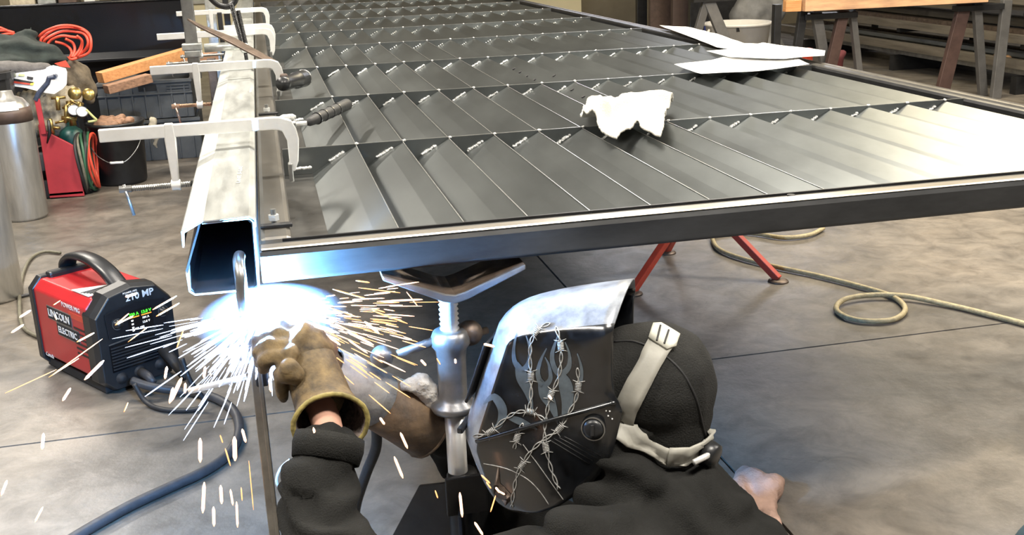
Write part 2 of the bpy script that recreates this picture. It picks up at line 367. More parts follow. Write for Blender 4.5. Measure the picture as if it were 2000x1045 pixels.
# bright sheared top edges of the louvres
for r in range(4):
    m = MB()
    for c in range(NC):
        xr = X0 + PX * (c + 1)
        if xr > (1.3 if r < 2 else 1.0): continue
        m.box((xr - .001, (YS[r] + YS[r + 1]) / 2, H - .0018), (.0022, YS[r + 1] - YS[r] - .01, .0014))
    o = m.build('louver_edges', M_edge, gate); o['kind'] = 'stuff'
def weld(m, a, b, r, n):
    a = V(a); b = V(b)
    for i in range(n):
        p = a.lerp(b, (i + .5) / n); q = r * rng.uniform(.8, 1.25)
        m.ball(p + V((rng.uniform(-1, 1), rng.uniform(-1, 1), rng.uniform(-1, 1))) * r * .25, (q, q, q * .8), 6, 4)
far = MB()
for r in range(1, len(YS) - 1):
    for c in range(NC):
        xr = X0 + PX * (c + 1)
        if xr > 2.2: continue
        yb = YS[r] - .006
        u0, u1 = rng.uniform(.36, .42), rng.uniform(.68, .76)
        a = (xr - PX * (1 - u0), yb, H - .076 * (1 - u0) + .003); b = (xr - PX * (1 - u1), yb, H - .076 * (1 - u1) + .003)
        if r <= 3:
            m = MB(); weld(m, a, b, .0054, 9); m.build('weld_bead', M_weld, gate)
        else: weld(far, a, b, .0045, 4)
        weld(far, (xr, YS[r], H + .002), (xr + .004, YS[r] - .004, H + .001), .0046, 2)
        if r == 1: weld(far, (xr - .003, YS[0] + .008, H - .008), (xr + .002, YS[0] + .012, H - .006), .003, 2)
far.build('weld_bead', M_weld, gate, smooth=True)['kind'] = 'stuff'
for (a, b) in [((578, 330), (607, 327)), ((575, 236), (590, 232))]:
    m = MB(); weld(m, at(*a, z=.935), at(*b, z=.935), .005, 10); m.build('weld_bead', M_weld, gate)
for pts, zz in [([(1301, 288), (1333, 301), (1368, 319), (1406, 338), (1450, 361)], .955), ([(1083, 156), (1104, 170), (1118, 178), (1140, 190)], .955), ([(1004, 131), (1016, 137), (1029, 144), (1044, 151), (1060, 159)], .955)]:
    for p in pts:
        q = at(*p, z=.955); # small round holes punched along one louvre
        c = int((q.x - X0) / PX); u = (q.x - X0 - c * PX) / PX
        zc = H - .003 - .076 * (1 - u) + math.sin(math.pi * u) * .0035
        nrm = V((-math.sin(.5), 0, math.cos(.5)))
        q = V((q.x, q.y, zc)); MB().cyl(q - nrm * .002, q + nrm * .004, .0085, n=12).build('punched_hole', hole_m, gate)
# gate studs
def bolt(px, py, lab):
    p = at(px, py, z=.99); t = thing('bolt', (p.x, p.y, .979), lab, 'bolt')
    MB().cyl((p.x, p.y, .979), (p.x, p.y, 1.012), .0062, n=12).build('shank', M_steel, t, smooth=False)
    MB().cyl((p.x, p.y, .988), (p.x, p.y, 1.000), .0115, n=6).build('nut', M_chrome, t)
    m = MB().box((p.x + .004, p.y - .028, .983), (.066, .02, .008)); m.build('tab', M_dark, t, bevel=.002)
bolt(535, 428, 'steel bolt with hexagon nut on the gate corner nearest the open channel end')
bolt(521, 216, 'steel bolt with hexagon nut beside the black-gripped hammer')
# ------------------------------------------------------------------ galvanised channel track
chn = thing('track_channel', (-.12, 5.5, .9), 'long galvanised steel track channel with open end, clamped along the gate', 'channel')
def chan(y0, y1):
    t = .0038
    outer = [(-.146, 1.047), (-.058, 1.049), (-.049, 1.040), (-.052, .908), (-.060, .903), (-.175, .904), (-.186, .913), (-.187, .950)]
    cx, cz = -.115, .975
    m = MB()
    segs = [(outer[i], outer[i + 1]) for i in range(len(outer) - 1)]
    vs = []; 
    n = len(outer)
    inner = []
    for i in range(n):
        a = V(outer[max(i - 1, 0)]); b = V(outer[i]); c = V(outer[min(i + 1, n - 1)])
        d = (c - a).normalized(); nn = V((d.y, -d.x));
        nn = nn if nn.dot(V((cx, cz)) - b) > 0 else -nn
        inner.append(b + nn * t)
    P = [V((x, 0, z)) for x, z in outer] + [V((q.x, 0, q.y)) for q in inner]
    vs = [p + V((0, y0, 0)) for p in P] + [p + V((0, y1, 0)) for p in P]
    N2 = 2 * n; fs = []
    for i in range(n - 1):
        fs += [(i, i + 1, n + i + 1, n + i), (N2 + i, N2 + n + i, N2 + n + i + 1, N2 + i + 1), (i, N2 + i, N2 + i + 1, i + 1), (n + i, n + i + 1, N2 + n + i + 1, N2 + n + i)]
    fs += [(0, n, N2 + n, N2), (n - 1, N2 + n - 1, N2 + 2 * n - 1, 2 * n - 1)]
    return m.add(vs, fs)
chan(2.075, 11).build('body', M_galv, chn, bevel=.0015)
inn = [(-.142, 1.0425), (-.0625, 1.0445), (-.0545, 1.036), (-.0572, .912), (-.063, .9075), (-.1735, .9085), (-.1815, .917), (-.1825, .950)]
mi = MB(); ni = len(inn); mi.add([(x, y, z) for y in (2.079, 10.9) for x, z in inn], [(i, i + 1, ni + i + 1, ni + i) for i in range(ni - 1)]); mi.build('inner_shade', M_blackm, chn)  # black liner stands in for the shade inside the channel
flap = [(-.143, 1.051), (-.058, 1.0535), (-.046, 1.046), (-.046, 1.03), (-.0485, 1.03), (-.049, 1.044), (-.058, 1.050), (-.144, 1.048), (-.180, 1.030), (-.183, 1.003), (-.187, 1.003), (-.186, 1.034), (-.1825, 1.0375)]
MB().prism([(x, 2.072, z) for x, z in flap], (0, 8.9, 0)).build('cover_flange', M_galv, chn, bevel=.001)
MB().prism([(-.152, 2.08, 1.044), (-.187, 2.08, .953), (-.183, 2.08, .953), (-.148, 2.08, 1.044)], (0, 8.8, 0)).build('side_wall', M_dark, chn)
for s, px, py, sz in [('LINE 3-E8E', 468, 340, .016), ('8E83E8', 490, 176, .016)]:
    p = at(px, py, z=1.055)
    text(s, sz * .75, frame((p.x, p.y, 1.0545), (.02, 1, 0), (-1, 0, 0)) @ Matrix.Diagonal((3.4, 1, 1, 1)), M_weld, chn, 'stamped_marks', .0003)
# ------------------------------------------------------------------ F clamps
def threaded(m, a, b, r, pitch=.004):
    a = V(a); b = V(b); L = (b - a).length; n = int(L / pitch); pts = []; rs = []
    for i in range(2 * n + 1):
        pts.append(a.lerp(b, i / (2 * n))); rs.append(r if i % 2 else r * .8)
    m.tube(pts, rs, 12)
def fclamp(y, x0, xs_, label, zb=1.102, x1=.05, th='down', dark=False, tint=None, foot=.932):
    mc = M_dark if dark else M_chrome
    t = thing('bar_clamp', (xs_, y, .94), label, 'clamp', 'bar clamps along the gate')
    m = MB(); w = .016
    xa = x1 - .028
    path = [(x0, zb, .0125)] + [(xa, zb, .0125)]
    P = [V((x0, y, zb)), V((xa - .02, y, zb + .002)), V((xa, y, zb)), V((xa + .018, y, zb - .007)), V((x1 - .003, y, zb - .022)), V((x1 + .003, y, zb - .045)), V((x1, y, zb - .10)), V((x1 - .008, y, zb - .125))]
    hw = [.0165, .0165, .0175, .0185, .0175, .0155, .012, .009]
    vs = []
    for i, p in enumerate(P):
        d = (P[min(i + 1, len(P) - 1)] - P[max(i - 1, 0)]).normalized(); nn = V((-d.z, 0, d.x))
        for sgn in (1, -1):
            for yy in (-w / 2, w / 2): vs.append(p + nn * hw[i] * sgn + V((0, yy, 0)))
    fs = []
    for i in range(len(P) - 1):
        a = i * 4; b = a + 4; fs += [(a, a + 1, b + 1, b), (a + 2, b + 2, b + 3, a + 3), (a, b, b + 2, a + 2), (a + 1, a + 3, b + 3, b + 1)]
    fs += [(0, 2, 3, 1), (len(vs) - 4, len(vs) - 3, len(vs) - 1, len(vs) - 2)]
    m.add(vs, fs); m.build('bar', mc, t, bevel=.0028)
    MB().box((x1 - .010, y, zb - .130), (.012, .026, .05)).build('jaw_pad', M_steel, t, bevel=.003)
    zs = .962
    m = MB()
    m.prism([(xs_ - .011, y - .009, zb + .020), (xs_ + .011, y - .009, zb + .020), (xs_ + .014, y - .009, zb - .02), (xs_ + .009, y - .009, zs + .012), (xs_ - .009, y - .009, zs + .012), (xs_ - .014, y - .009, zb - .02)], (0, .018, 0))
    m.build('sliding_arm', mc, t, bevel=.003)
    MB().cyl((xs_ - .012, y, zs), (xs_ + .012, y, zs), .0155, n=8).build('screw_boss', mc, t, bevel=.003)
    m = MB(); xl = min(xs_ - .11, x0 + .03) if th != 'copper' else xs_ - .105
    threaded(m, (xl + .03, y, zs), (-.205, y, zs), .0078, .0052); m.cyl((xl, y, zs), (xl + .03, y, zs), .009)
    m.build('screw', M_copper if th == 'copper' else M_steel, t, smooth=False)
    MB().lathe([(0, -.012), (.006, -.012), (.013, -.004), (.015, .006), (0, .007)], (-.204, y, zs), (1, 0, 0), 14).build('swivel_pad', M_dark, t, smooth=True)
    MB().cyl((xl + .012, y - .002, zs + .012), (xl + .028, y - .01, zs - .068), .0042, n=10).build('tommy_bar', M_copper if th == 'copper' else M_steel, t, smooth=True)
    return t
fclamp(2.86, -.422, -.252, 'large bright zinc bar clamp nearest the front, above the black bucket', th='down')
fclamp(4.35, -.425, -.258, 'second bar clamp from the front, with copper-coloured screw, above the grey crates', th='copper')
fclamp(6.0, -.53, -.36, 'third bar clamp from the front, its bar end against the black panel')
fclamp(6.35, -.20, -.34, 'slim bar clamp close behind the third clamp, hooked on the same rail', x1=.058)
fclamp(8.0, -.56, -.33, 'farthest bar clamp, with a black hooked jaw, near the cream wall board', dark=False)
# large upright clamp behind
t = thing('upright_clamp', (-.30, 5, .6), 'tall upright grey steel bar clamp with sliding bracket left of the channel', 'clamp')
MB().box((-.300, 5, 1.195), (.052, .022, .41)).build('bar', M_steel, t, bevel=.005)
MB().box((-.300, 5, 1.128), (.085, .05, .03)).box((-.300, 5, 1.098), (.07, .04, .03)).build('bracket', M_galv, t, bevel=.005)
MB().cyl((-.25, 5, 1.118), (-.07, 5, 1.122), .019).build('arm', M_galv, t, smooth=True)
m = MB(); threaded(m, (-.115, 4.99, 1.30), (-.088, 4.97, 1.14), .0115, .006); threaded(m, (-.090, 5.01, 1.27), (-.072, 4.97, 1.13), .0105, .006); m.build('screws', M_dark, t)
MB().lathe([(0, -.02), (.014, -.02), (.022, -.006), (.022, .01), (.012, .022), (0, .024)], (-.078, 4.97, 1.112), (0, 0, 1), 16).build('swivel_pad', M_galv, t, smooth=True)
MB().tube([(-.077, 4.97, 1.095), (-.075, 4.97, 1.057)], .008, 10).build('pad_stem', M_dark, t, smooth=True)
MB().tube(smooth_path([(-.20, 5, 1.33), (-.17, 5, 1.30), (-.13, 5, 1.29), (-.10, 5, 1.31), (-.09, 5, 1.34)], 5), .013, 10).build('hook', M_dark, t, smooth=True)
# flat twisted bar
fbar = MB()
a = at(372, 40, y=4.75); b = at(535, 122, z=1.075)
ps = [a, a.lerp(b, .12) + V((0, 0, -.004)), a.lerp(b, .5) + V((0, 0, .004)), a.lerp(b, .8), b]
vs = []
d = (b - a).normalized(); side = V((0, 0, 1)).cross(d).normalized()
for i, p in enumerate(ps):
    tw = [-.25, -.1, .15, .1, 0][i]; s_ = (side * math.cos(tw) + V((0, 0, 1)) * math.sin(tw)) * .036; up = d.cross(s_).normalized() * .004
    vs += [p - s_ - up, p + s_ - up, p + s_ + up, p - s_ + up]
fs = [(0, 3, 2, 1)] + [(len(vs) - 4, len(vs) - 3, len(vs) - 2, len(vs) - 1)]
for i in range(len(ps) - 1):
    for k in range(4): fs.append((i * 4 + k, i * 4 + (k + 1) % 4, i * 4 + 4 + (k + 1) % 4, i * 4 + 4 + k))
tag(fbar.add(vs, fs).build('flat_bar', M_rust, bevel=.002), 'bent dark flat steel bar lying slantwise across the clamps', 'bar')
for i, (px, py, y, dx, h_) in enumerate([(410, 8, 9.4, .08, .5), (440, 0, 9.9, .05, .5), (430, 40, 7.3, .03, .2), (414, 130, 6.8, .05, .4)]):
    p = at(px, py, y=y)
    m = MB().box((p.x, y, (p.z + .05) / 2), (dx, dx, p.z + .05)); 
    tag(m.build('steel_post', [M_galv, M_dark, M_dark, M_rust][i], bevel=.004), ['pale square steel post behind the tall upright clamp', 'dark square steel post left of the channel, far end', 'short black steel post between the farthest clamps', 'rusty steel post behind the second clamp'][i], 'post')
# ------------------------------------------------------------------ things lying on the gate
t = thing('hammer', (.17, 3.6, .985), 'chipping hammer with black ribbed grip lying on the gate', 'hammer')
a = at(560, 243, z=.995); b = at(600, 240, z=1.0); c = at(680, 203, z=1.02)
MB().tube([b, b.lerp(c, .05), b.lerp(c, .25), b.lerp(c, .5), b.lerp(c, .8), b.lerp(c, .97), c], [.009, .014, .018, .019, .019, .020, .016], 14).build('grip', M_rubber, t, smooth=True)
for k in range(4):
    q = b.lerp(c, .22 + .16 * k); MB().cyl(q, q + (c - b) * .02, .0203, n=16).build('grip_ring', M_black, t)
MB().tube([a, b], .007, 10).build('shaft', M_chrome, t, smooth=True)
a2 = at(546, 231, z=1.0); a3 = at(578, 228, z=1.0)
MB().tube([a2, a2.lerp(a3, .2), a2.lerp(a3, .8), a3], [.006, .011, .011, .004], 10).build('head', M_weld, t)
MB().box(a.lerp(b, .2), (.04, .03, .02)).build('socket', M_steel, t, bevel=.006)
t = thing('flashlight', (.11, 4.5, .98), 'short black cylindrical flashlight with bright round lens on the gate', 'flashlight')
a = at(556, 163, z=1.03); b = at(592, 153, z=1.02); d = (b - a).normalized()
MB().tube([a - d * .03, a, a.lerp(b, .55), a.lerp(b, .6), b], [.026, .028, .028, .034, .034], 18).build('body', M_black, t, smooth=True)
MB().cyl(b, b + d * .006, .030).build('lens', M_chrome, t)
MB().lathe([(.030, 0), (.035, 0), (.035, .009), (.030, .009), (.030, 0)], b, d).build('bezel', M_steel, t, smooth=True)
MB().box(a - V((0, -.02, -.02)), (.03, .03, .03)).build('switch', M_brown, t, bevel=.008)
def sheet(name, pts, m, label, cat, z, curl=0, thick=.0012, group=None):
    P = [at(x, y, z=z) for x, y in pts]; c = sum(P, V()) / len(P)
    me = bpy.data.meshes.new(name); bm = bmesh.new(); vv = [bm.verts.new(p) for p in P]; f = bm.faces.new(vv)
    bmesh.ops.triangulate(bm, faces=[f]); bmesh.ops.subdivide_edges(bm, edges=bm.edges, cuts=4, use_grid_fill=True); bmesh.ops.triangulate(bm, faces=bm.faces)
    for v in bm.verts:
        r = (v.co - c).length; v.co.z += curl * r * r + .003 * noise.noise(v.co * 6)
    bm.to_mesh(me); bm.free()
    return tag(link(name, me, m, smooth=True, solid=thick), label, cat, group)
sheet('paper_sheet', [(1317, 128), (1345, 139), (1370, 150), (1480, 141), (1581, 129), (1540, 110), (1440, 108), (1390, 118)], M_paper, 'white paper sheet nearest the cloth, overlapping louvres', 'paper', .992, .08)
sheet('paper_sheet', [(1380, 101), (1432, 96), (1490, 86), (1555, 92), (1612, 100), (1610, 110), (1530, 117), (1425, 112)], M_paper, 'white paper sheet with its corner over the far side rail', 'paper', 1.004, .05)
sheet('paper_sheet', [(1288, 50), (1340, 52), (1400, 66), (1452, 84), (1490, 86), (1432, 97), (1400, 92), (1350, 72)], M_paper, 'narrow white paper sheet lying along the far side rail', 'paper', .998, 0)
def inside(p, poly):
    r = False; j = len(poly) - 1
    for i in range(len(poly)):
        if (poly[i][1] > p[1]) != (poly[j][1] > p[1]) and p[0] < (poly[j][0] - poly[i][0]) * (p[1] - poly[i][1]) / (poly[j][1] - poly[i][1] + 1e-12) + poly[i][0]: r = not r
        j = i
    return r
def drape(name, px, m, label, cat, z, hf, step=.004, thick=.006):
    poly = [at(x, y, z=z)[:2] for x, y in px]; xs = [p[0] for p in poly]; ys = [p[1] for p in poly]
    nx = int((max(xs) - min(xs)) / step) + 2; ny = int((max(ys) - min(ys)) / (step * 1.6)) + 2; vs = []; idx = {}; fs = []
    for i in range(nx + 1):
        for j in range(ny + 1):
            x = min(xs) + i * step; y = min(ys) + j * step * 1.6; idx[i, j] = len(vs); vs.append((x, y, z + hf(x, y)))
    for i in range(nx):
        for j in range(ny):
            if inside((vs[idx[i, j]][0] + step / 2, vs[idx[i, j]][1] + step * .8), poly): fs.append((idx[i, j], idx[i + 1, j], idx[i + 1, j + 1], idx[i, j + 1]))
    me = bpy.data.meshes.new(name); me.from_pydata(vs, [], fs); bm = bmesh.new(); bm.from_mesh(me)
    bmesh.ops.delete(bm, geom=[v for v in bm.verts if not v.link_faces], context='VERTS')
    for _ in range(3): bmesh.ops.smooth_vert(bm, verts=bm.verts, factor=.5, use_axis_x=True, use_axis_y=True, use_axis_z=True)
    bm.to_mesh(me); bm.free(); return tag(link(name, me, m, smooth=True, solid=thick), label, cat)
def hcloth(x, y):
    base = .02 + .012 * noise.noise(V((x * 9, y * 9, 0))) + .006 * noise.noise(V((x * 30, y * 22, 1)))
    ridge = .045 * math.exp(-((y - 3.20 - .15 * math.sin(x * 12)) / .035) ** 2)      # rolled far edge
    ridge2 = .028 * math.exp(-((y - 3.07 - .06 * math.sin(x * 16)) / .03) ** 2)
    return base + ridge + ridge2
drape('folded_cloth', [(1153, 199), (1172, 197), (1205, 208), (1268, 204), (1306, 206), (1315, 216), (1303, 226), (1297, 262), (1290, 281), (1262, 268), (1245, 256), (1218, 268), (1205, 283), (1184, 279), (1164, 258), (1140, 250), (1132, 240), (1138, 222)], M_cloth, 'white cloth rag crumpled on the gate louvres', 'cloth', .985, hcloth)
# ------------------------------------------------------------------ clamp at the weld, holding the channel end
t = thing('vertical_clamp', (-.08, 2.04, 0), 'vertical steel bar clamp hooked into the channel end beside the glove', 'clamp')
pts = [at(x, y, y=yy) for x, y, yy in [(468, 500, 2.10), (466, 512, 2.06), (470, 545, 2.035), (476, 600, 2.03), (483, 650, 2.03), (490, 690, 2.03)]]
MB().tube(smooth_path(pts, 6), .0115, 14).build('hooked_jaw', M_steel, t, smooth=True)
p = at(490, 692, y=2.03)
MB().cyl(p + V((0, 0, -.012)), p + V((0, 0, .014)), .025, n=8).cyl(p + V((0, 0, .014)), p + V((0, 0, .024)), .017, n=10).build('collar', M_steel, t, bevel=.003)
q = V((p.x + .004, 2.03, 0))
MB().box((q.x, q.y, p.z / 2 - .005), (.017, .008, p.z - .012)).box((q.x + .009, q.y - .004, p.z / 2 - .005), (.009, .018, p.z - .012)).build('bar', M_steel, t, bevel=.002)
MB().box((q.x + .012, q.y, p.z - .045), (.024, .02, .045)).build('sliding_arm', M_dark, t, bevel=.004)
a = at(368, 764, y=2.0); b = at(481, 736, y=2.0)
MB().cyl(a, b, .0062, n=12).build('tommy_bar', M_chrome, t, smooth=True)
# ------------------------------------------------------------------ jack stand under the near rail
t = thing('jack_stand', (.31, 2.13, 0), 'screw-height pipe jack stand with V-shaped head under the near rail', 'jack stand')
YJ = 2.11
def vplate(y0, y1, th):
    L = V((.186, .912)); B = V((.330, .852)); R = V((.478, .905)); o = []
    bot = [(L.x, L.y - th), (B.x - .025, B.y - th + .002), (B.x, B.y - th - .004), (B.x + .025, B.y - th + .002), (R.x, R.y - th)]
    top = [(L.x, L.y), (B.x - .02, B.y + .008), (B.x, B.y + .004), (B.x + .02, B.y + .008), (R.x, R.y)]
    m = MB(); vs = []; n = 5
    for y in (y0, y1):
        vs += [(x, y, z) for x, z in bot] + [(x, y, z) for x, z in top]
    fs = []
    for i in range(n - 1):
        fs += [(i, i + 1, n + i + 1, n + i), (10 + i, 10 + n + i, 11 + n + i, 11 + i), (i, 10 + i, 11 + i, i + 1), (n + i, n + i + 1, 11 + n + i, 10 + n + i)]
    fs += [(0, n, 10 + n, 10), (n - 1, 10 + n - 1, 10 + 2 * n - 1, 2 * n - 1)]
    return m.add(vs, fs)
vplate(2.062, 2.19, .010).build('v_head', M_rust, t, bevel=.001)
vplate(2.056, 2.062, .0105).build('lit_front_edge', M_bluest, t, bevel=.0025)  # brighter strip stands in for arc light on the V edge
JX = .3225
m = MB(); threaded(m, (JX, YJ, .73), (JX, YJ, .846), .021, .0105); m.build('screw', M_chrome, t, smooth=True)
MB().lathe([(0, .765), (.028, .765), (.036, .76), (.042, .745), (.042, .733), (.034, .722), (.031, .70), (.0305, .62), (.034, .607), (.047, .598), (.050, .590), (.046, .582), (.026, .580), (0, .58)], (JX, YJ, 0)).build('collar_nut', M_bluest, t, smooth=True)
MB().tube([(JX - .035, YJ, .742), at(775, 693, y=2.1)], .0095, 12).build('handle', M_bluest, t, smooth=True)
MB().ball(at(746, 697, y=2.1), .0245).build('handle_knob', M_bluest, t, smooth=True)
MB().tube([(JX + .03, YJ + .01, .738), (JX + .085, YJ + .03, .742)], .0085, 12).build('handle', M_rust, t, smooth=True)
MB().ball((JX + .044, YJ + .012, .747), .028).build('handle_lug', M_rust, t, smooth=True)
MB().cyl((JX + .002, YJ, .30), (JX, YJ, .582), .0215).build('inner_pipe', M_chrome, t, smooth=True)
MB().lathe([(0, .02), (.034, .02), (.034, .425), (.030, .435), (0, .436)], (JX + .01, YJ, 0)).build('outer_pipe', M_dark, t, smooth=True)
for k in range(3):
    an = 2.5 + k * 2.094; dx, dy = math.cos(an), math.sin(an)
    MB().prism([(JX + .01 + dx * .03, YJ + dy * .03, .40), (JX + .01 + dx * .03, YJ + dy * .03, .10), (JX + dx * .26, YJ + dy * .26, 0.004), (JX + dx * .30, YJ + dy * .30, .02), (JX + dx * .10, YJ + dy * .10, .38)], (dy * .008, -dx * .008, 0)).build('leg', M_dark, t, bevel=.002)
MB().box((JX + .01, YJ - .045, .40), (.09, .012, .09)).build('gusset_plate', M_dark, t, bevel=.003)
# ------------------------------------------------------------------ red tripod stand
t = thing('red_stand', (1.95, 4.7, 0), 'red steel tripod stand with flat foot discs under the gate', 'stand')
top = V((1.92, 4.66, .35))
for px, py in [(1235, 574), (1302, 494), (1520, 550)]:
    f = at(px, py, z=0); d = (top - f)
    MB().beam(f + V((0, 0, .012)), f + d * 1.0, .032, .032).build('leg', M_redl, t, bevel=.003)
    MB().lathe([(0, .012), (.03, .012), (.045, .006), (.047, 0), (0, 0)], f).build('foot_disc', M_rust, t, smooth=True)
MB().cyl((1.92, 4.66, .18), (1.92, 4.66, .78), .03).build('post', M_redl, t, smooth=True)
MB().cyl((1.92, 4.66, .72), (1.92, 4.66, .885), .022).build('screw', M_steel, t, smooth=True)
MB().box((1.92, 4.66, .892), (.22, .12, .012)).build('top_plate', M_redl, t, bevel=.004)
# ------------------------------------------------------------------ hose on the floor, right
P = [at(x, y, z=.014) for x, y in [(1608, 446), (1580, 459), (1530, 464), (1475, 456), (1425, 452), (1395, 460), (1394, 474), (1408, 489), (1450, 505), (1520, 522), (1600, 539), (1690, 562), (1745, 580), (1768, 604), (1745, 624), (1690, 627), (1650, 618), (1633, 602), (1650, 588), (1700, 580), (1770, 582), (1850, 595), (1930, 614), (2030, 640)]]
for i in range(18, 21): P[i].z = .022
tag(MB().tube(smooth_path(P, 7), .0115, 8).build('air_hose', M_rope, smooth=True), 'tan hose looped once on the open floor at right', 'hose')
# cables at left
P = [at(x, y, z=.018) for x, y in [(120, 1065), (185, 1026), (260, 985), (340, 948), (400, 920), (445, 888), (466, 850), (462, 812), (440, 788), (405, 772), (360, 765), (300, 772), (262, 770)]]
P[-1].z = .07; P[-2].z = .05
tag(MB().tube(smooth_path(P, 7), .016, 10).build('welding_cable', M_cable, smooth=True), 'thick black welding cable curving over the floor to the red machine', 'cable')
P = [at(355, 700, z=.2), at(372, 745, z=.12), at(400, 785, z=.04), at(380, 800, z=.012), at(320, 800, z=.012), at(285, 785, z=.02), at(262, 750, z=.08)]
tag(MB().tube(smooth_path(P, 6), .009, 8).build('torch_cable', M_rubber, smooth=True), 'thinner black torch cable hanging from the front of the red machine', 'cable')
P = [at(690, 1060, y=2.5), at(695, 990, y=2.4), at(715, 925, y=2.32), at(735, 870, y=2.27), at(730, 810, y=2.22), at(712, 765, y=2.2)]
tag(MB().tube(smooth_path(P, 6), .0125, 10).build('torch_hose', M_rubber, smooth=True), 'black torch hose running down from the far glove', 'hose')
P = [at(x, y, z=.012) for x, y in [(118, 494), (85, 492), (58, 507), (42, 545), (38, 600), (46, 640), (80, 660)]]
tag(MB().tube(smooth_path(P, 6), .0085, 8).build('power_cord', M_grcord, smooth=True), 'grey power cord arching behind the red welding machine', 'cord')
P = [at(x, y, z=.009) for x, y in [(-40, 585), (0, 584), (30, 581), (62, 574)]]
tag(MB().tube(smooth_path(P, 5), .008, 8).build('floor_cord', M_cable, smooth=True), 'dark cord on the floor beside the nearest gas cylinder', 'cord')
P = [at(x, y, y=2.35) for x, y in [(566, 898), (548, 915), (540, 940), (550, 962), (556, 990), (552, 1010)]]; P.append(V((P[-1].x, 2.36, .15))); P.append(V((P[-1].x + .02, 2.38, .004)))
tag(MB().tube(smooth_path(P, 6), .0035, 8).build('wire_hook', M_chrome, smooth=True), 'thin bright bent wire left of the near sleeve', 'wire')
# ------------------------------------------------------------------ welding machine
o0 = V((-.958, 4.258, 0)); u = V((.565, -.825, 0)).normalized(); vv = V((u.y * -1, u.x, 0))   # u: length, vv: width
WM = Matrix(((u.x, vv.x, 0, o0.x), (u.y, vv.y, 0, o0.y), (0, 0, 1, 0), (0, 0, 0, 1)))
t = thing('welding_machine', WM @ V((.235, .135, 0)), 'red and black portable welding machine with display, on the floor at left', 'welding machine')
WM = WM @ Matrix.Scale(1.1, 4); Lm, Wm, Hm = .47, .275, .325
body = [(0.02, .03, .035), (.02, Wm - .03, .035), (.02, Wm, .06), (.02, Wm, Hm - .03), (.02, Wm - .03, Hm), (.02, .03, Hm), (.02, 0, Hm - .03), (.02, 0, .06)]
MB(WM).prism(body, (Lm - .09, 0, 0)).build('body', M_red, t, bevel=.006)
fr = [(Lm - .085, .035, .012), (Lm - .085, Wm - .035, .012), (Lm - .085, Wm + .006, .05), (Lm - .085, Wm + .006, Hm - .045), (Lm - .085, Wm - .05, Hm + .018), (Lm - .085, Wm / 2, Hm + .034), (Lm - .085, .05, Hm + .018), (Lm - .085, -.006, Hm - .045), (Lm - .085, -.006, .05)]
m = MB(WM); n = len(fr)
c0 = V((0, Wm / 2, Hm / 2))
rings = []
for dx, sc in ((0, 1.0), (.05, 1.0), (.078, .95)):
    rings += [(x + dx, Wm / 2 + (y - Wm / 2) * sc, Hm / 2 + (z - Hm / 2) * sc) for x, y, z in fr]
m.add(rings, [tuple(range(n))[::-1], tuple(range(2 * n, 3 * n))] + [(r * n + i, r * n + (i + 1) % n, (r + 1) * n + (i + 1) % n, (r + 1) * n + i) for r in (0, 1) for i in range(n)])
m.build('front_bezel', M_black, t, bevel=.004)
bk = [(-.004, .02, .01), (-.004, Wm - .02, .01), (-.004, Wm + .006, .04), (-.004, Wm + .006, Hm - .03), (-.004, Wm - .03, Hm + .008), (-.004, .03, Hm + .008), (-.004, -.006, Hm - .03), (-.004, -.006, .04)]
MB(WM).prism(bk, (.035, 0, 0)).build('rear_bezel', M_black, t, bevel=.005)
MB(WM).box((.22, Wm / 2, .02), (.42, Wm - .03, .03)).build('base', M_blackm, t, bevel=.004)
hp = [(.01, Wm / 2, Hm - .01), (.015, Wm / 2, Hm + .03), (.06, Wm / 2, Hm + .062), (.14, Wm / 2, Hm + .078), (.23, Wm / 2, Hm + .075), (.31, Wm / 2, Hm + .055), (.36, Wm / 2, Hm + .03), (.39, Wm / 2, Hm + .012)]
hp = smooth_path(hp, 4); m = MB(WM); vs = []
for i, p in enumerate(hp):
    d = (hp[min(i + 1, len(hp) - 1)] - hp[max(i - 1, 0)]).normalized(); nn = V((-d.z, 0, d.x))
    for a_, b_ in ((-.03, -.009), (.03, -.009), (.03, .004), (.018, .011), (-.018, .011), (-.03, .004)): vs.append(p + nn * b_ + V((0, a_, 0)))
fs = [tuple(range(6))[::-1], tuple(len(vs) - 6 + k for k in range(6))]
for i in range(len(hp) - 1):
    for k in range(6): fs.append((i * 6 + k, i * 6 + (k + 1) % 6, i * 6 + 6 + (k + 1) % 6, i * 6 + 6 + k))
m.add(vs, fs).build('handle', M_black, t, smooth=True)
MB(WM).box((.035, Wm / 2, Hm - .005), (.04, .17, .05)).build('handle_mount', M_black, t, bevel=.01)
MB(WM).prism([(.26, .03, Hm + .002), (.375, .03, Hm + .002), (.375, .14, Hm + .002), (.31, .14, Hm + .002)], (0, 0, .003)).build('warning_label', M_glass, t)
for k in range(5):
    MB(WM).box((.325 + k * .011, .085, Hm + .0065), (.0035, .11 - .01 * k, .0015)).build('label_line', M_dark, t)
fx = Lm - .004
def face(y, z): return WM @ V((fx, y, z))
MB(WM).prism([(fx, .035, .20), (fx, Wm - .035, .20), (fx, Wm - .03, .285), (fx, Wm / 2, .30), (fx, .03, .285)], (.004, 0, 0)).build('control_panel', M_gloss, t, bevel=.001)
MB(WM).box((fx + .003, .150, .236), (.004, .088, .075)).build('display', M_screen, t)
TX = vv; TY = V((0, 0, 1))
def ftext(s, y, z, sz, mt, nm='lettering', dx=.006, bold=0): return text(s, sz, frame(WM @ V((fx + dx, y, z)), TX, TY), mt, t, nm, .0004, bold)
ftext('220 A', .128, .260, .0155, M_lcdg, 'display_text', bold=.0003); ftext('13.8 V', .172, .260, .0155, M_lcdg, 'display_text', bold=.0003)
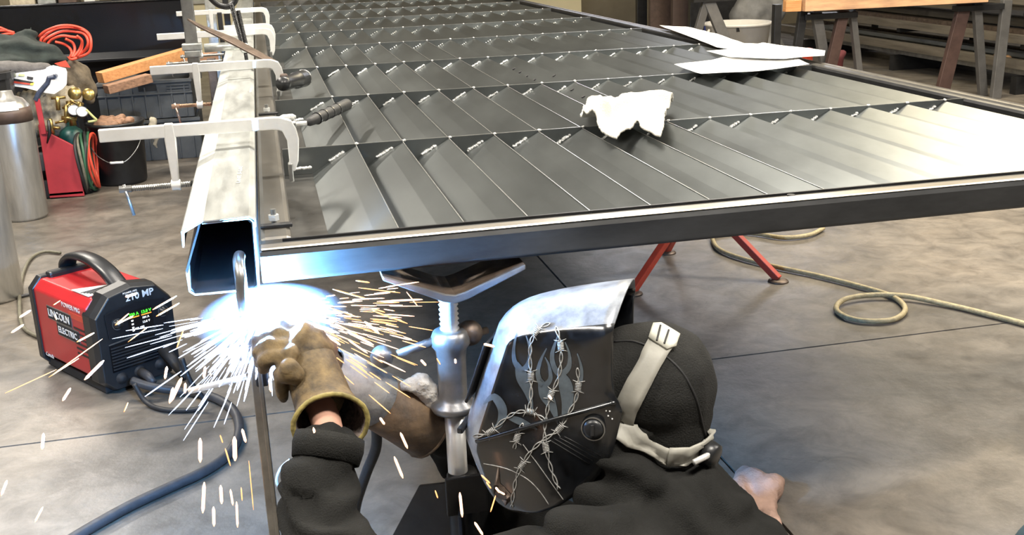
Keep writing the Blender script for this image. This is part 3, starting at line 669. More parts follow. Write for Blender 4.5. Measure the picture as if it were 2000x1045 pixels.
MB(WM).box((fx + .006, .128, .2505), (.001, .036, .003)).build('display_bar', M_lcdo, t); MB(WM).box((fx + .006, .172, .2505), (.001, .036, .003)).build('display_bar', M_lcdo, t)
ftext('104 A', .168, .240, .0115, M_lcdw, 'display_text'); ftext('13.8 V', .168, .225, .0115, M_lcdw, 'display_text'); ftext('.030  MIG', .142, .210, .0095, M_lcdw, 'display_text')
for zz in (.240, .228, .216, .206): MB(WM).box((fx + .006, .120, zz), (.001, .007, .005)).build('display_icon', M_lcdw, t)
text('210 MP', .036, frame(WM @ V((fx + .0015, .160, .318)), TX, V((0, 0, 1))), M_white, t, 'lettering', .0006, .0006)
text('POWER MIG', .010, frame(WM @ V((fx + .0015, .128, .336)), TX, V((0, 0, 1))), M_white, t, 'lettering', .001)
for y in (.068, .232):
    p = WM @ V((fx + .004, y, .243)); MB().lathe([(0, 0), (.018, 0), (.018, .004), (.014, .006), (.0125, .022), (0, .024)], p, u, 20).build('knob', M_black, t, smooth=True)
    MB().lathe([(.0185, .002), (.0205, .002), (.0205, .005), (.0185, .005)], p, u, 24).build('knob_ring', M_steel, t)
for k in range(8): MB(WM).box((fx + .001, .115, .092 + k * .0105), (.008, .16, .0035)).build('grille_slat', M_blackm, t)
MB(WM).box((fx - .001, .115, .128), (.003, .165, .092)).build('grille_back', M_screen, t)
MB(WM).beam(V((fx + .004, .03, .180)), V((fx + .004, .20, .192)), .004, .003).build('trim_strip', M_steel, t)
for y, z in ((.06, .055), (.125, .058), (.20, .06)):
    p = WM @ V((fx - .01, y, z)); MB().lathe([(0, 0), (.022, 0), (.022, .012), (.014, .014), (.014, .02), (0, .02)], p, u, 18).build('cable_socket', M_blackm, t, smooth=True)
p = WM @ V((fx + .005, .125, .058)); MB().tube([p, p + u * .05 + V((0, 0, -.006)), p + u * .085 + V((0, 0, -.02))], [.017, .016, .011], 14).build('cable_plug', M_cable, t, smooth=True)
p = WM @ V((fx + .005, .215, .11)); MB().tube([p, p + u * .06 + V((0, 0, -.03)), p + u * .13 + V((0, 0, -.085))], [.022, .02, .013], 14).build('torch_plug', M_rubber, t, smooth=True)
def stext(s, x, z, sz, mt, bold=0): return text(s, sz, frame(WM @ V((x, -.0012, z)), u, (0, 0, 1)), mt, t, 'lettering', .0004, bold)
MB(WM).box((.205, -.0005, .232), (.175, .003, .048)).build('name_plate', M_steel, t); MB(WM).box((.205, -.0018, .232), (.169, .003, .042)).build('name_plate', M_blackm, t)
text('LINCOLN', .040, frame(WM @ V((.205, -.0045, .232)), u, (0, 0, 1)), M_white, t, 'lettering', .0004, .0008)
MB(WM).box((.255, -.0005, .184), (.16, .003, .046)).build('name_plate', M_steel, t); MB(WM).box((.255, -.0018, .184), (.154, .003, .040)).build('name_plate', M_blackm, t)
text('ELECTRIC', .034, frame(WM @ V((.255, -.0045, .184)), u, (0, 0, 1)), M_white, t, 'lettering', .0004, .0006)
stext('POWER MIG', .30, .283, .026, M_white)
MB(WM).box((.33, -.0005, .256), (.10, .002, .02)).build('red_stripe', M_redl, t)
for k in range(6): MB(WM).box((.34, 0, .215 - k * .018), (.075, .004, .006)).build('vent_slot', M_dark, t)
stext('Canada', .075, .060, .022, M_white)
# ------------------------------------------------------------------ gas cylinders
def gas(x, y, r, h, m, label, band=True):
    t = thing('gas_cylinder', (x, y, 0), label, 'gas cylinder')
    MB().lathe([(0, 0), (r * .93, 0), (r, .02), (r, h - r * .75), (r * .93, h - r * .45), (r * .7, h - r * .15), (r * .35, h), (r * .3, h + .03), (0, h + .03)], (x, y, 0), n=40).build('body', m, t, smooth=True)
    if band:
        MB().lathe([(r * 1.004, h - r * .78 - .05), (r * 1.006, h - r * .78 - .05), (r * 1.006, h - r * .76), (r * .97, h - r * .5), (r * .965, h - r * .5)], (x, y, 0), n=40).build('shoulder_band', M_brown, t, smooth=True)
        a0, a1 = -2.4, -.9; vs = []
        for k in range(13):
            a = a0 + (a1 - a0) * k / 12
            for rr, zz in ((r * .985, h - r * .60), (r * .83, h - r * .22)): vs.append((x + math.cos(a) * rr * 1.02, y + math.sin(a) * rr * 1.02, zz + .004))
        MB().add(vs, [(2 * k, 2 * k + 2, 2 * k + 3, 2 * k + 1) for k in range(12)]).build('label_sticker', M_paper, t)
        c = V((x + math.cos(-1.95) * r * .94, y + math.sin(-1.95) * r * .94, h - r * .40)); e1 = V((math.sin(1.95), math.cos(1.95), 0)); e1 = V((-math.sin(-1.95), math.cos(-1.95), 0)); e2 = V((math.cos(-1.95) * -.5, math.sin(-1.95) * -.5, .9)).normalized(); nn = e1.cross(e2)
        MB().prism([c + e1 * .03, c + e2 * .03, c - e1 * .03, c - e2 * .03], nn * .004).build('diamond_mark', M_teal, t)
    if not band: MB().lathe([(0, 0), (.016, 0), (.018, .03), (.012, .05), (.022, .06), (.022, .08), (0, .085)], (x, y, h + .028)).build('valve', M_brass, t, smooth=True)
    return t
gas(-1.33, 5.25, .118, .76, M_alu, 'bare metal gas cylinder at the very left edge, nearest the camera', False)
gas(-1.505, 6.92, .128, .74, M_alu, 'bare metal gas cylinder with brown shoulder and green diamond label')
# black bin behind
t = thing('black_bin', (-1.72, 7.38, 0), 'black plastic bin behind the labelled gas cylinder', 'bin')
MB().lathe([(0, 0), (.16, 0), (.175, .80), (.19, .80), (.19, .84), (.17, .84), (.15, .03), (0, .03)], (-1.72, 7.38, 0)).build('tub', M_black, t, smooth=False)
# ------------------------------------------------------------------ red torch cart
t = thing('torch_cart', (-1.33, 7.5, 0), 'red torch cart with grey-blue handle and wheels beside the gas cylinder', 'cart')
def A(px, py, y): return at(px, py, y=y)
pan = [(74, 243), (86, 255), (143, 284), (150, 296), (157, 345), (165, 383), (97, 387)]
MB().prism([A(x, y, 7.40) for x, y in pan], (0, .02, 0)).build('side_panel', M_redm, t, bevel=.004)
MB().prism([A(x, y, 7.40) + V((0, .34, 0)) for x, y in pan], (0, .02, 0)).build('side_panel', M_redm, t, bevel=.004)
b0 = A(97, 386, 7.4); b1 = A(164, 382, 7.4)
MB().box(((b0.x + b1.x) / 2, 7.58, .03), (b1.x - b0.x, .36, .02)).build('tray', M_dark, t, bevel=.003)
for dy in (0, .34):
    MB().beam(A(72, 192, 7.40) + V((0, dy, 0)), A(86, 262, 7.40) + V((0, dy, 0)), .032, .02, (0, 1, 0)).build('upright', M_redm, t, bevel=.003)
hd = [A(70, 196, 7.4), A(76, 182, 7.4), A(93, 162, 7.4), A(96, 152, 7.4), A(106, 150, 7.4)]
MB().tube(hd, [.017, .017, .016, .017, .018], 10).build('handle', M_bluegrey, t, smooth=False)
MB().tube([h_ + V((0, .34, 0)) for h_ in hd], .016, 10).build('handle', M_bluegrey, t)
MB().tube([hd[-1], hd[-1] + V((0, .34, 0))], .013, 10).build('grip_bar', M_bluegrey, t)
for yy in (7.40, 7.66):
    MB().lathe([(.035, -.02), (.14, -.02), (.155, -.01), (.155, .01), (.14, .02), (.035, .02), (.035, -.02)], (-1.46, yy + .03, .155), (0, 1, 0), 26).build('wheel', M_rubber, t, smooth=True)
# hose coil hanging on the cart right side, seen nearly edge-on
t = thing('hose_coil', (-1.19, 7.5, .02), 'coil of red and green gas hose hanging beside the red cart', 'hose')
for k in range(7):
    m = MB(); c = V((-1.235 + k * .012, 7.50 + .01 * k, .205)); R1 = .195 - .004 * (k % 3) - (.0 if k < 5 else .015)
    pts = [c + V((.012 * math.sin(2 * a_ + k), math.cos(a_) * R1 * .75, math.sin(a_) * R1)) for a_ in [2 * math.pi * i / 28 for i in range(28)]]
    m.tube(pts, .0095, 7, closed=True).build('hose_turn', [M_rubber, M_grcord, mat('hose_green', (.03, .12, .06), .5), M_rubber, mat('hose_green', (0, 0, 0)), M_cord, M_cord][k], t, smooth=True)
# green tank + regulators
t = thing('oxygen_tank', (-1.29, 7.58, .05), 'dark green gas tank standing inside the red cart', 'tank')
MB().lathe([(0, .045), (.078, .045), (.082, .07), (.082, .36), (.07, .41), (.035, .44), (.02, .445), (.02, .47), (0, .47)], (-1.285, 7.57, 0)).build('body', M_teal, t, smooth=True)
MB().lathe([(0, 0), (.014, 0), (.016, .05), (0, .055)], (-1.285, 7.57, .465)).build('valve', M_brass, t, smooth=True)
t = thing('regulator', (-1.26, 7.45, .55), 'brass torch regulators with round gauges above the green tank', 'regulator')
for px, py, r in [(145, 182, .040), (172, 184, .038)]:
    c = A(px, py, 7.38); MB().lathe([(0, 0), (r, 0), (r * 1.02, .01), (r * .9, .012), (r * .88, .04), (0, .04)], c, (.1, 1, -.3), 26).build('gauge_cover', M_brass, t, smooth=True)
for px, py, r in [(144, 215, .034), (160, 218, .034)]:
    c = A(px, py, 7.34); n_ = V((.25, -1, .6)).normalized()
    MB().lathe([(0, -.03), (r * 1.1, -.03), (r * 1.1, .002), (r * .95, .002)], c, n_, 24).build('gauge_case', M_black, t, smooth=False)
    MB().cyl(c - n_ * .001, c + n_ * .001, r * .96, n=24).build('gauge_face', M_glass, t)
for pts, r in [([(112, 188), (114, 215)], .014), ([(100, 192), (128, 190)], .009), ([(120, 230), (150, 232)], .013), ([(98, 232), (104, 262)], .012), ([(130, 205), (128, 240)], .012), ([(158, 200), (150, 228)], .02), ([(104, 250), (118, 250)], .01), ([(137, 196), (158, 206)], .01), ([(108, 240), (128, 236)], .008), ([(122, 212), (140, 200)], .008)]:
    MB().cyl(A(*pts[0], 7.43), A(*pts[1], 7.43), r, n=10).build('fitting', M_brass, t, smooth=True)
MB().cyl((-1.25, 7.47, .46), (-1.25, 7.47, .62), .022, n=12).build('stem', M_brass, t, smooth=True)
MB().tube([A(95, 235, 7.38), A(97, 260, 7.38), A(92, 280, 7.38)], [.01, .012, .004], 8).build('striker', M_dark, t, smooth=True)
MB().tube(smooth_path([A(168, 214, 7.35), A(182, 228, 7.35), A(188, 235, 7.35), A(172, 238, 7.35)], 4), .008, 8).build('hose_tail', mat('yellow_hose', (.5, .5, .2), .5), t, smooth=True)
# ------------------------------------------------------------------ black bucket
t = thing('bucket', (-1.03, 7.8, 0), 'black bucket with wire handle and white grip behind the big clamp', 'bucket')
bc = V((-1.035, 7.8, 0))
MB().lathe([(0, .0), (.155, 0), (.163, .02), (.183, .40), (.196, .405), (.196, .425), (.180, .425), (.155, .02), (0, .02)], bc, n=40).build('tub', M_black, t, smooth=True)
hp = [bc + V((-.19, -.02, .37))] + [bc + V((-.14, -.16, .25)), bc + V((-.06, -.21, .185)), bc + V((.0, -.215, .175)), bc + V((.07, -.21, .185)), bc + V((.15, -.16, .27)), bc + V((.19, -.02, .39))]
hp = smooth_path(hp, 6)
MB().tube(hp, .0035, 6).build('wire_handle', M_steel, t, smooth=True)
MB().tube(hp[14:23], .0085, 10).build('handle_grip', M_paper, t, smooth=True)
tag(blob('scrap_heap', [(bc + V((random.uniform(-.11, .11), random.uniform(-.11, .11), .40 + random.uniform(0, .03))), random.uniform(.03, .055)) for _ in range(14)], .012, M_woodd, disp=.012, dsc=30), 'brown rags heaped in the black bucket', 'rags', kind='stuff')
tag(blob('rag', [(V((-.80, 7.92, .30 + .02 * k)) + V((.01 * math.sin(k * 2), 0, 0)), .03 - abs(k - 2) * .003) for k in range(-5, 6)], .01, M_cream, disp=.01, dsc=30), 'cream rag hanging on the grey crate right of the bucket', 'rag')
# ------------------------------------------------------------------ crates
def crate(x0, x1, y0, y1, z0, z1, label):
    t = thing('storage_crate', ((x0 + x1) / 2, (y0 + y1) / 2, z0), label, 'crate')
    th = .012; m = MB()
    m.box(((x0 + x1) / 2, y0, (z0 + z1) / 2), (x1 - x0, th, z1 - z0)).box(((x0 + x1) / 2, y1, (z0 + z1) / 2), (x1 - x0, th, z1 - z0)).box((x0, (y0 + y1) / 2, (z0 + z1) / 2), (th, y1 - y0, z1 - z0)).box((x1, (y0 + y1) / 2, (z0 + z1) / 2), (th, y1 - y0, z1 - z0)).box(((x0 + x1) / 2, (y0 + y1) / 2, z0 + .01), (x1 - x0, y1 - y0, .012))
    m.build('shell', M_crate, t)
    MB().box(((x0 + x1) / 2, y0 - .012, z1 - .012), (x1 - x0 + .03, .02, .024)).box(((x0 + x1) / 2, y0 - .012, z1 - .10), (x1 - x0 + .02, .016, .012)).build('rim', M_crate, t, bevel=.002)
    n = 7
    for k in range(n):
        xx = x0 + (x1 - x0) * (k + .5) / n
        MB().box((xx, y0 - .011, (z0 + z1) / 2 - .02), (.010, .012, z1 - z0 - .06)).build('rib', M_crate, t)
    for k in (1, 2, 3): MB().box((x1 - (x1 - x0) * .14, y0 - .012, z1 - .02 - k * .022), ((x1 - x0) * .24, .012, .008)).build('rib', M_crate, t)
    MB().box(((x0 + x1) / 2 + .02, y0 - .0075, z1 - .055), (.13, .004, .045)).build('hand_slot', M_blackm, t, bevel=.002)
crate(-1.26, -.53, 8.52, 9.0, 0.002, .31, 'grey plastic crate on the floor behind the black bucket')
crate(-1.22, -.56, 8.54, 8.98, .315, .60, 'grey plastic crate stacked on top, under the wooden planks')
def plank(a, b, w, h, m, label):
    tag(MB().beam(a, b, w, h).build('plank', m, bevel=.003), label, 'plank')
plank(at(195, 152, y=8.2), at(372, 101, y=8.6), .10, .075, M_wood, 'bright yellow pine plank resting highest on the crates')
plank(at(207, 175, y=8.10), at(292, 152, y=8.25), .10, .06, M_woodd, 'shorter brown wooden plank below the bright pine one')
plank(at(300, 132, y=8.7), at(420, 108, y=8.9), .13, .06, mat('pale_wood', (.5, .28, .17), .7, 0, .2, 6), 'pale wooden plank behind the second clamp bar')
# ------------------------------------------------------------------ black panel / tank at back left
t = thing('metal_screen', (-1.6, 9.5, 0), 'large glossy black sheet-metal panel behind the orange cord', 'panel')
MB().box((-1.80, 9.55, .57), (2.46, .04, 1.12)).build('sheet', M_gloss, t, bevel=.004)
MB().tube([(-3.0, 9.53, 1.135), (-.6, 9.53, 1.135)], .012, 8).build('top_roll', M_gloss, t, smooth=True)
MB().prism([(-3.0, 9.53, .74), (-3.0, 9.38, .70), (-3.0, 9.38, .68), (-3.0, 9.53, .70)], (2.4, 0, 0)).build('lower_fold', M_gloss, t, bevel=.003)
for i, (px, w_, h_, mm, lab) in enumerate([(50, .22, .5, M_cream, 'cream box behind the black panel, leftmost'), (97, .16, .5, M_galv, 'pale metal cabinet behind the black panel'), (137, .16, .45, M_brown, 'brown box behind the black panel'), (180, .10, .4, M_chrome, 'bright metal canister behind the black panel'), (235, .12, .4, M_dark, 'dark canister behind the black panel')]):
    p = at(px, 5, y=11.2); c = thing('storage_box', (p.x, 11.2, 0), lab, 'box')
    MB().box((p.x, 11.2, .65), (w_, .3, 1.3)).build('body', mm, c, bevel=.01); MB().box((p.x, 11.2, 1.31), (w_ + .02, .32, .02)).build('lid', M_steel, c)
# ------------------------------------------------------------------ heap on the trolley at left
t = thing('trolley', (-1.65, 7.95, 0), 'low dark shop trolley carrying the heap of gear at left', 'trolley')
MB().box((-1.66, 8.0, .56), (.8, .46, .03)).build('shelf', M_dark, t, bevel=.003)
for sx in (-.42, .34):
    for sy in (-.2, .2): MB().beam((-1.62 + sx, 8.0 + sy, 0), (-1.62 + sx, 8.0 + sy, .56), .03, .03).build('leg', M_dark, t)
c = at(150, 155, y=7.9)
tag(blob('canvas_bag', capsules(((c + V((-.25, .05, -.02)), .13), (c + V((-.03, 0, .0)), .145)), ((c + V((.03, 0, -.05)), .09), (c + V((.06, 0, -.1)), .07))), .02, M_tan, disp=lambda p: .014 * noise.noise(p * 11) + .008 * math.sin(p.x * 60 + p.z * 40), smooth=3), 'tan canvas sack under the orange extension cord', 'sack')
c = at(95, 205, y=7.62)
tag(blob('pleated_sack', capsules(((c + V((-.2, 0, 0)), .09), (c + V((0, 0, .01)), .11), (c + V((.14, .02, .03)), .085)), ((c + V((-.1, .02, -.12)), .09), (c + V((.05, .02, -.12)), .09))), .016, M_cream, disp=lambda p: .006 * math.sin(p.x * 170) + .012 * noise.noise(p * 10), smooth=2), 'cream pleated canvas sack behind the brass gauges', 'sack')
t = thing('white_board', (-1.35, 7.3, .7), 'white clipped-corner board with red and black label, leaning on the heap', 'board')
wb = [(22, 145), (60, 138), (104, 129), (128, 135), (131, 142), (130, 165), (122, 174), (106, 184), (90, 182), (50, 172), (22, 168)]
MB().prism([at(x, y, y=7.47 + (y - 130) * -.0006) for x, y in wb], (0, .012, .004)).build('sheet', M_paper, t, bevel=.001)
lb = lambda pts, m, nm: MB().prism([at(x, y, y=7.462 + (y - 130) * -.0006) for x, y in pts], (0, .003, 0)).build(nm, m, t)
lb([(25, 153), (66, 160), (64, 163), (26, 158)], M_black, 'black_stripe'); lb([(25, 158), (60, 163), (58, 166), (25, 162)], M_redl, 'red_stripe')
lb([(58, 163), (67, 161), (65, 166), (60, 167)], mat('yellow_print', (.8, .7, .1), .5), 'yellow_stripe'); lb([(53, 149), (65, 151), (64, 156), (52, 154)], M_dark, 'code_patch'); lb([(37, 144), (48, 145), (48, 149), (36, 148)], mat('lime_print', (.6, .7, .3), .5), 'lime_patch')
c = at(55, 105, y=7.75)
def jf(p): return .02 * noise.noise(p * 7) + .012 * math.sin(p.z * 75 + p.x * 9 + 3 * noise.noise(p * 5))
tag(blob('dark_jacket', capsules(((at(-10, 95, y=7.8), .10), (at(40, 100, y=7.75), .10), (at(85, 108, y=7.7), .085), (at(118, 112, y=7.68), .05)), ((at(0, 120, y=7.7), .08), (at(50, 124, y=7.65), .07), (at(85, 124, y=7.65), .05)), ((at(40, 85, y=7.8), .07), (at(62, 72, y=7.8), .035), (at(60, 55, y=7.8), .012))), .014, M_green, disp=jf, smooth=2), 'dark green work jacket crumpled on top of the heap', 'jacket')
tag(blob('grey_cloth', capsules(((at(0, 133, y=7.5), .05), (at(50, 135, y=7.5), .045), (at(95, 132, y=7.5), .03))), .012, mat('grey_cloth', (.16, .15, .145), .9, 0, .2, 20, .5, 90), disp=.01, dsc=14, smooth=2), 'grey cloth edge between the jacket and the white board', 'cloth')
t = thing('extension_cord', (-1.2, 7.9, .85), 'coil of orange-red extension cord hanging over the tan sack', 'cord')
K = at(140, 116, y=7.85)
lo = [[(140, 116), (165, 100), (176, 80), (168, 62), (145, 54), (110, 56), (82, 74), (80, 84)],
      [(138, 115), (160, 104), (172, 86), (166, 68), (148, 62), (118, 62), (90, 76), (86, 86)],
      [(142, 116), (172, 104), (178, 84), (172, 64), (150, 52), (120, 50), (90, 60), (76, 72)],
      [(137, 114), (152, 108), (160, 92), (158, 76), (140, 72), (120, 70), (100, 78), (92, 88)],
      [(135, 115), (140, 104), (136, 94), (124, 86), (108, 82)],
      [(140, 112), (146, 98), (142, 84), (128, 76)],
      [(143, 112), (156, 96), (160, 80), (150, 70)],
      [(120, 118), (130, 113), (140, 116), (150, 113)]]
for k, L_ in enumerate(lo):
    P = [at(x, y, y=7.83 - .012 * k + .02 * math.sin(i * 1.7 + k)) for i, (x, y) in enumerate(L_)]
    MB().tube(smooth_path(P, 6), .0092, 7).build('cord_loop', M_cord, t, smooth=True)
for L_ in ([(-10, 50), (10, 58), (30, 68)], [(-10, 72), (15, 66), (34, 68)], [(-10, 60), (12, 60), (28, 64)]):
    MB().tube(smooth_path([at(x, y, y=7.95) for x, y in L_], 5), .0092, 7).build('cord_loop', M_cord, t, smooth=True)
MB().prism([at(x, y, y=7.62) for x, y in [(106, 124), (128, 118), (137, 132), (118, 130)]], (0, .01, 0)).build('plug_tag', M_cord, t)
# ------------------------------------------------------------------ right background: stock rack
t = thing('stock_rack', (7.0, 10.5, 0), 'low rack of long steel bars and plates along the right side', 'rack')
for yy in (8.6, 10.6, 12.6):
    MB().box((7.05, yy, .08), (.95, .08, .16)).build('skid', M_dark, t)
    MB().box((7.55, yy, .6), (.06, .06, 1.2)).build('upright', M_dark, t)
    for zz in (.42, .70, .95): MB().box((7.08, yy, zz), (.9, .06, .035)).build('arm', M_dark, t)
rg = random.Random(5); pal = [M_steel, M_galv, M_rust, mat('pale_stock', (.20, .175, .14), .5, .4, .25, 8, stretch=(3, .2, 3)), mat('tan_stock', (.24, .19, .13), .6, .2, .25, 8, stretch=(3, .2, 3)), M_dark, mat('pale_stock', (0, 0, 0))]
for zz, nb in ((.17, 9), (.45, 9), (.73, 9), (.98, 7)):
    for k in range(nb):
        w_ = rg.uniform(.05, .13); h_ = rg.uniform(.03, .09); x = 6.62 + k * .095 + rg.uniform(-.01, .01); y0 = rg.uniform(7.6, 8.5); y1 = rg.uniform(12.5, 14)
        lv = rg.choice([0, 0, .06]) if k < 3 else rg.choice([0, .05, .1])
        MB().beam((x, y0, zz + h_ / 2 + lv), (x + rg.uniform(-.06, .06), y1, zz + h_ / 2 + lv), w_, h_).build('stock_bar', rg.choice(pal), t)
tag(blob('tan_rag', capsules(((at(1945, 112, x=6.7), .035), (at(1970, 114, x=6.7), .03))), .012, M_cord if False else mat('orange_rag', (.55, .33, .18), .9), disp=.008, dsc=25), 'small orange-tan rag on the stock rack', 'rag')
# sawhorses with boards
def leg(m, a, b, w, y, dy, mt, t):
    A0 = at(*a, y=y); B0 = at(*b, y=y); d = (B0 - A0); d = d * ((A0.z - .0) / -d.z) if d.z < 0 else d
    MB().beam(A0, A0 + d + V((0, dy, 0)), w, .05, (0, 1, 0)).build('leg', mt, t, bevel=.004)
M_brleg = mat('brown_leg', (.085, .05, .042), .5, .3, .2, 10); M_grleg = mat('grey_leg', (.17, .165, .16), .45, .5, .15, 8)
for lab, legs, bx in [('steel sawhorse nearest the white papers, left of the pair at right', [((1568, 22), (1556, 92), .07, M_dark), ((1593, 20), (1619, 130), .085, M_grleg), ((1648, 20), (1622, 120), .095, M_brleg), ((1664, 20), (1686, 140), .055, M_grleg)], (4.42, 4.9)),
                      ('steel sawhorse under the boards at the right edge', [((1885, 2), (1838, 168), .12, M_brleg), ((1907, 2), (1936, 192), .075, M_grleg), ((1966, 0), (1944, 150), .09, M_grleg)], (5.85, 6.3)),
                      ('steel sawhorse beside the white tub, farther left', [((1384, 2), (1412, 72), .10, M_grleg), ((1380, 2), (1366, 60), .07, M_grleg)], None)]:
    a0 = at(*legs[0][0], y=8.5); t = thing('sawhorse', (a0.x, 8.5, 0), lab, 'sawhorse')
    for i, (a, b, w, mt) in enumerate(legs): leg(None, a, b, w, 8.5 if bx else 9.3, .12 if i % 2 else -.04, mt, t)
    if bx: MB().box(((bx[0] + bx[1]) / 2, 8.5, .80), (bx[1] - bx[0], .1, .05)).build('cross_beam', M_dark, t, bevel=.004)
    else:
        q = at(1382, -6, y=9.3); MB().box((q.x + .05, 9.3, q.z), (.4, .1, .08)).build('cross_beam', M_dark, t)
a0 = at(1532, 12, y=8.42); a1 = at(1562, 11, y=8.42); a2 = at(1568, 10, y=8.42); a3 = at(1925, -8, y=8.42)
tag(MB().beam(a0, a1, .06, .09).build('board', M_wood, bevel=.003), 'short orange wooden block at the left end of the sawhorse boards', 'board')
tag(MB().beam(a2, a3, .09, .10).build('board', mat('scorched_pine', (.66, .40, .22), .6, 0, .25, 3, .15, 50, c2=(.35, .2, .12), stretch=(1, 6, 6)), bevel=.003), 'long scorched wooden board laid across the right sawhorses', 'board')
MBx = MB().beam(at(1562, 16, y=8.5), at(1925, 2, y=8.5), .08, .03); tag(MBx.build('steel_angle', M_dark), 'dark steel angle bar under the long wooden board', 'bar')
p = at(1518, 0, y=8.3); tag(MB().box((p.x, 8.3, .45), (.06, .06, .96)).build('steel_post', M_dark, bevel=.004), 'black steel post just left of the sawhorse boards', 'post')
p = at(1515, 60, y=9.4); tag(MB().box((p.x, 9.4, .34), (.055, .055, .68)).build('steel_post', M_dark, bevel=.004), 'dark steel post right of the white tub', 'post')
# white tub
t = thing('plastic_tub', (4.74, 10.5, 0), 'white plastic tub standing beyond the papers', 'tub')
MB().lathe([(0, 0), (.26, 0), (.325, .58), (.345, .585), (.345, .61), (.315, .61), (.25, .02), (0, .02)], (4.74, 10.5, 0), n=36).build('wall', M_tub, t, smooth=True)
MB().tube(smooth_path([(4.41, 10.45, .55), (4.36, 10.40, .50), (4.36, 10.40, .42), (4.42, 10.42, .38)], 4), .015, 8).build('handle', M_tub, t, smooth=True)
MB().box((4.74 - .12, 10.205, .575), (.05, .01, .07)).build('rim_notch', M_dark, t, bevel=.004)
p = at(1385, 42, y=10.9); tag(MB().box((p.x, 10.9, p.z / 2), (.09, .09, p.z)).build('blue_bottle', mat('blue_plastic', (.02, .05, .3), .4), bevel=.02), 'blue bottle behind the white tub handle', 'bottle')
for px, py, lab in [(1578, 94, 'small red plastic block at the foot of the left sawhorse')]:
    p = at(px, py, y=8.9); tag(MB().box((p.x, 8.9, p.z / 2), (.07, .07, p.z)).build('red_block', M_redl, bevel=.006), lab, 'block')
tag(blob('red_rag', capsules(((at(1630, 115, y=9.1), .05), (at(1645, 105, y=9.1), .04)), ((at(1636, 122, y=9.1), .06), (V((at(1636, 122, y=9.1).x, 9.1, .06)), .06))), .02, mat('dark_red_cloth', (.10, .02, .025), .9), disp=.012, dsc=18), 'dark red cloth beneath the left sawhorse', 'rag')
# leaning plates at the back
for x0, x1, y, mt, lab in [(1243, 1262, 13.6, M_dark, 'dark grey steel column beside the cream wall board'), (1268, 1310, 13.2, M_brown, 'rust-brown steel plate leaning at the back, left one'), (1312, 1345, 12.8, mat('rust_plate', (.09, .06, .05), .6), 'rust-brown steel plate leaning at the back, right one'), (1346, 1440, 12.4, M_dark, 'wide dark steel cabinet behind the sawhorse'), ]:
    a = at(x0, 20, y=y); b = at(x1, 20, y=y); tag(MB().box(((a.x + b.x) / 2, y, .95), (b.x - a.x, .08, 1.9)).build('steel_plate', mt, bevel=.004), lab, 'plate')
tag(blob('grey_tarp', capsules(((at(1470, 12, y=11.6), .18), (at(1510, 20, y=11.6), .16)), ((at(1460, 30, y=11.6), .2), (at(1470, 30, y=11.6).lerp(V((5.6, 11.6, 0)), .9), .28))), .035, mat('grey_tarp', (.22, .22, .22), .7, 0, .25, 6), disp=.03, dsc=7), 'grey tarpaulin bundle behind the white tub', 'tarp')
tag(MB().box((3.7, 13.9, .9), (.5, .3, .14)).build('shelf_box', M_cream, bevel=.01), 'small cream box by the cream wall board', 'box') if False else None
# suede glove on the floor
def sue(p): return .005 * noise.noise(p * 40)
c = at(1492, 962, z=.04)
t_g = blob('suede_glove', capsules(((at(1500, 985, z=.03), .028), (at(1490, 955, z=.035), .042), (at(1470, 935, z=.04), .034)), ((at(1512, 945, z=.04), .034), (at(1500, 955, z=.04), .04)), ((at(1455, 930, z=.03), .03), (at(1440, 980, z=.03), .04), (at(1500, 1000, z=.02), .025), (at(1510, 1028, z=.028), .027))), .007, M_pink, disp=sue, smooth=3)
tag(t_g, 'pinkish suede glove lying on the floor behind the welder', 'glove')
t = blob('dark_cloth', capsules(((at(2064, 1094, z=.5), .08), (at(2084, 1180, z=.45), .09))), .015, mat('teal_cloth', (.02, .05, .07), .9), disp=.004, dsc=20)
tag(t, 'dark teal cloth edge at the lower right corner of the view', 'cloth')
# ------------------------------------------------------------------ the welder
person = thing('person', at(1290, 1100, y=1.85) * 1.0, 'person in black sweatshirt and brown leather gloves crouching to weld under the gate', 'person')
def T(px, py, y, r): return (at(px, py, y=y), r)
HC = V((.672, 1.85, .688))
shoulderN = at(1235, 1110, y=1.63); shoulderF = at(1130, 1080, y=2.05)
hipN, hipF = V((.80, 1.60, .26)), V((.80, 1.84, .26)); kneeN, kneeF = V((.42, 1.48, .10)), V((.52, 1.80, .28)); ankN, ankF = V((.80, 1.50, .07)), V((.58, 1.79, .08))
body_caps = capsules(((HC + V((-.02, 0, .01)), .085), (HC + V((.01, 0, .01)), .088)), ((HC + V((-.05, 0, -.06)), .06), (HC + V((0, 0, -.05)), .085)),
    ((HC + V((.03, 0, -.06)), .06), T(1310, 980, 1.85, .065), T(1290, 1060, 1.84, .10), (V((.74, 1.78, .36)), .13), (V((.80, 1.74, .26)), .13)),
    (T(1300, 1040, 1.84, .08), (shoulderN, .06), T(720, 1165, 1.60, .042), T(640, 1000, 1.72, .04), T(650, 880, 1.77, .029), T(630, 800, 1.86, .030), T(600, 720, 1.94, .036)),
    (T(1300, 1040, 1.86, .08), (shoulderF, .06), T(960, 960, 2.22, .042), T(850, 830, 2.2, .033), T(720, 775, 2.15, .024), T(640, 722, 2.10, .026)),
    ((hipN, .10), (kneeN, .065), (ankN, .045)), ((hipF, .10), (kneeF, .065), (ankF, .045)))
nose = chain((HC + V((-.125, 0, -.005)), .012), (HC + V((-.10, 0, .02)), .014))
blob('body', body_caps + nose, .012, M_skin, person, smooth=3)
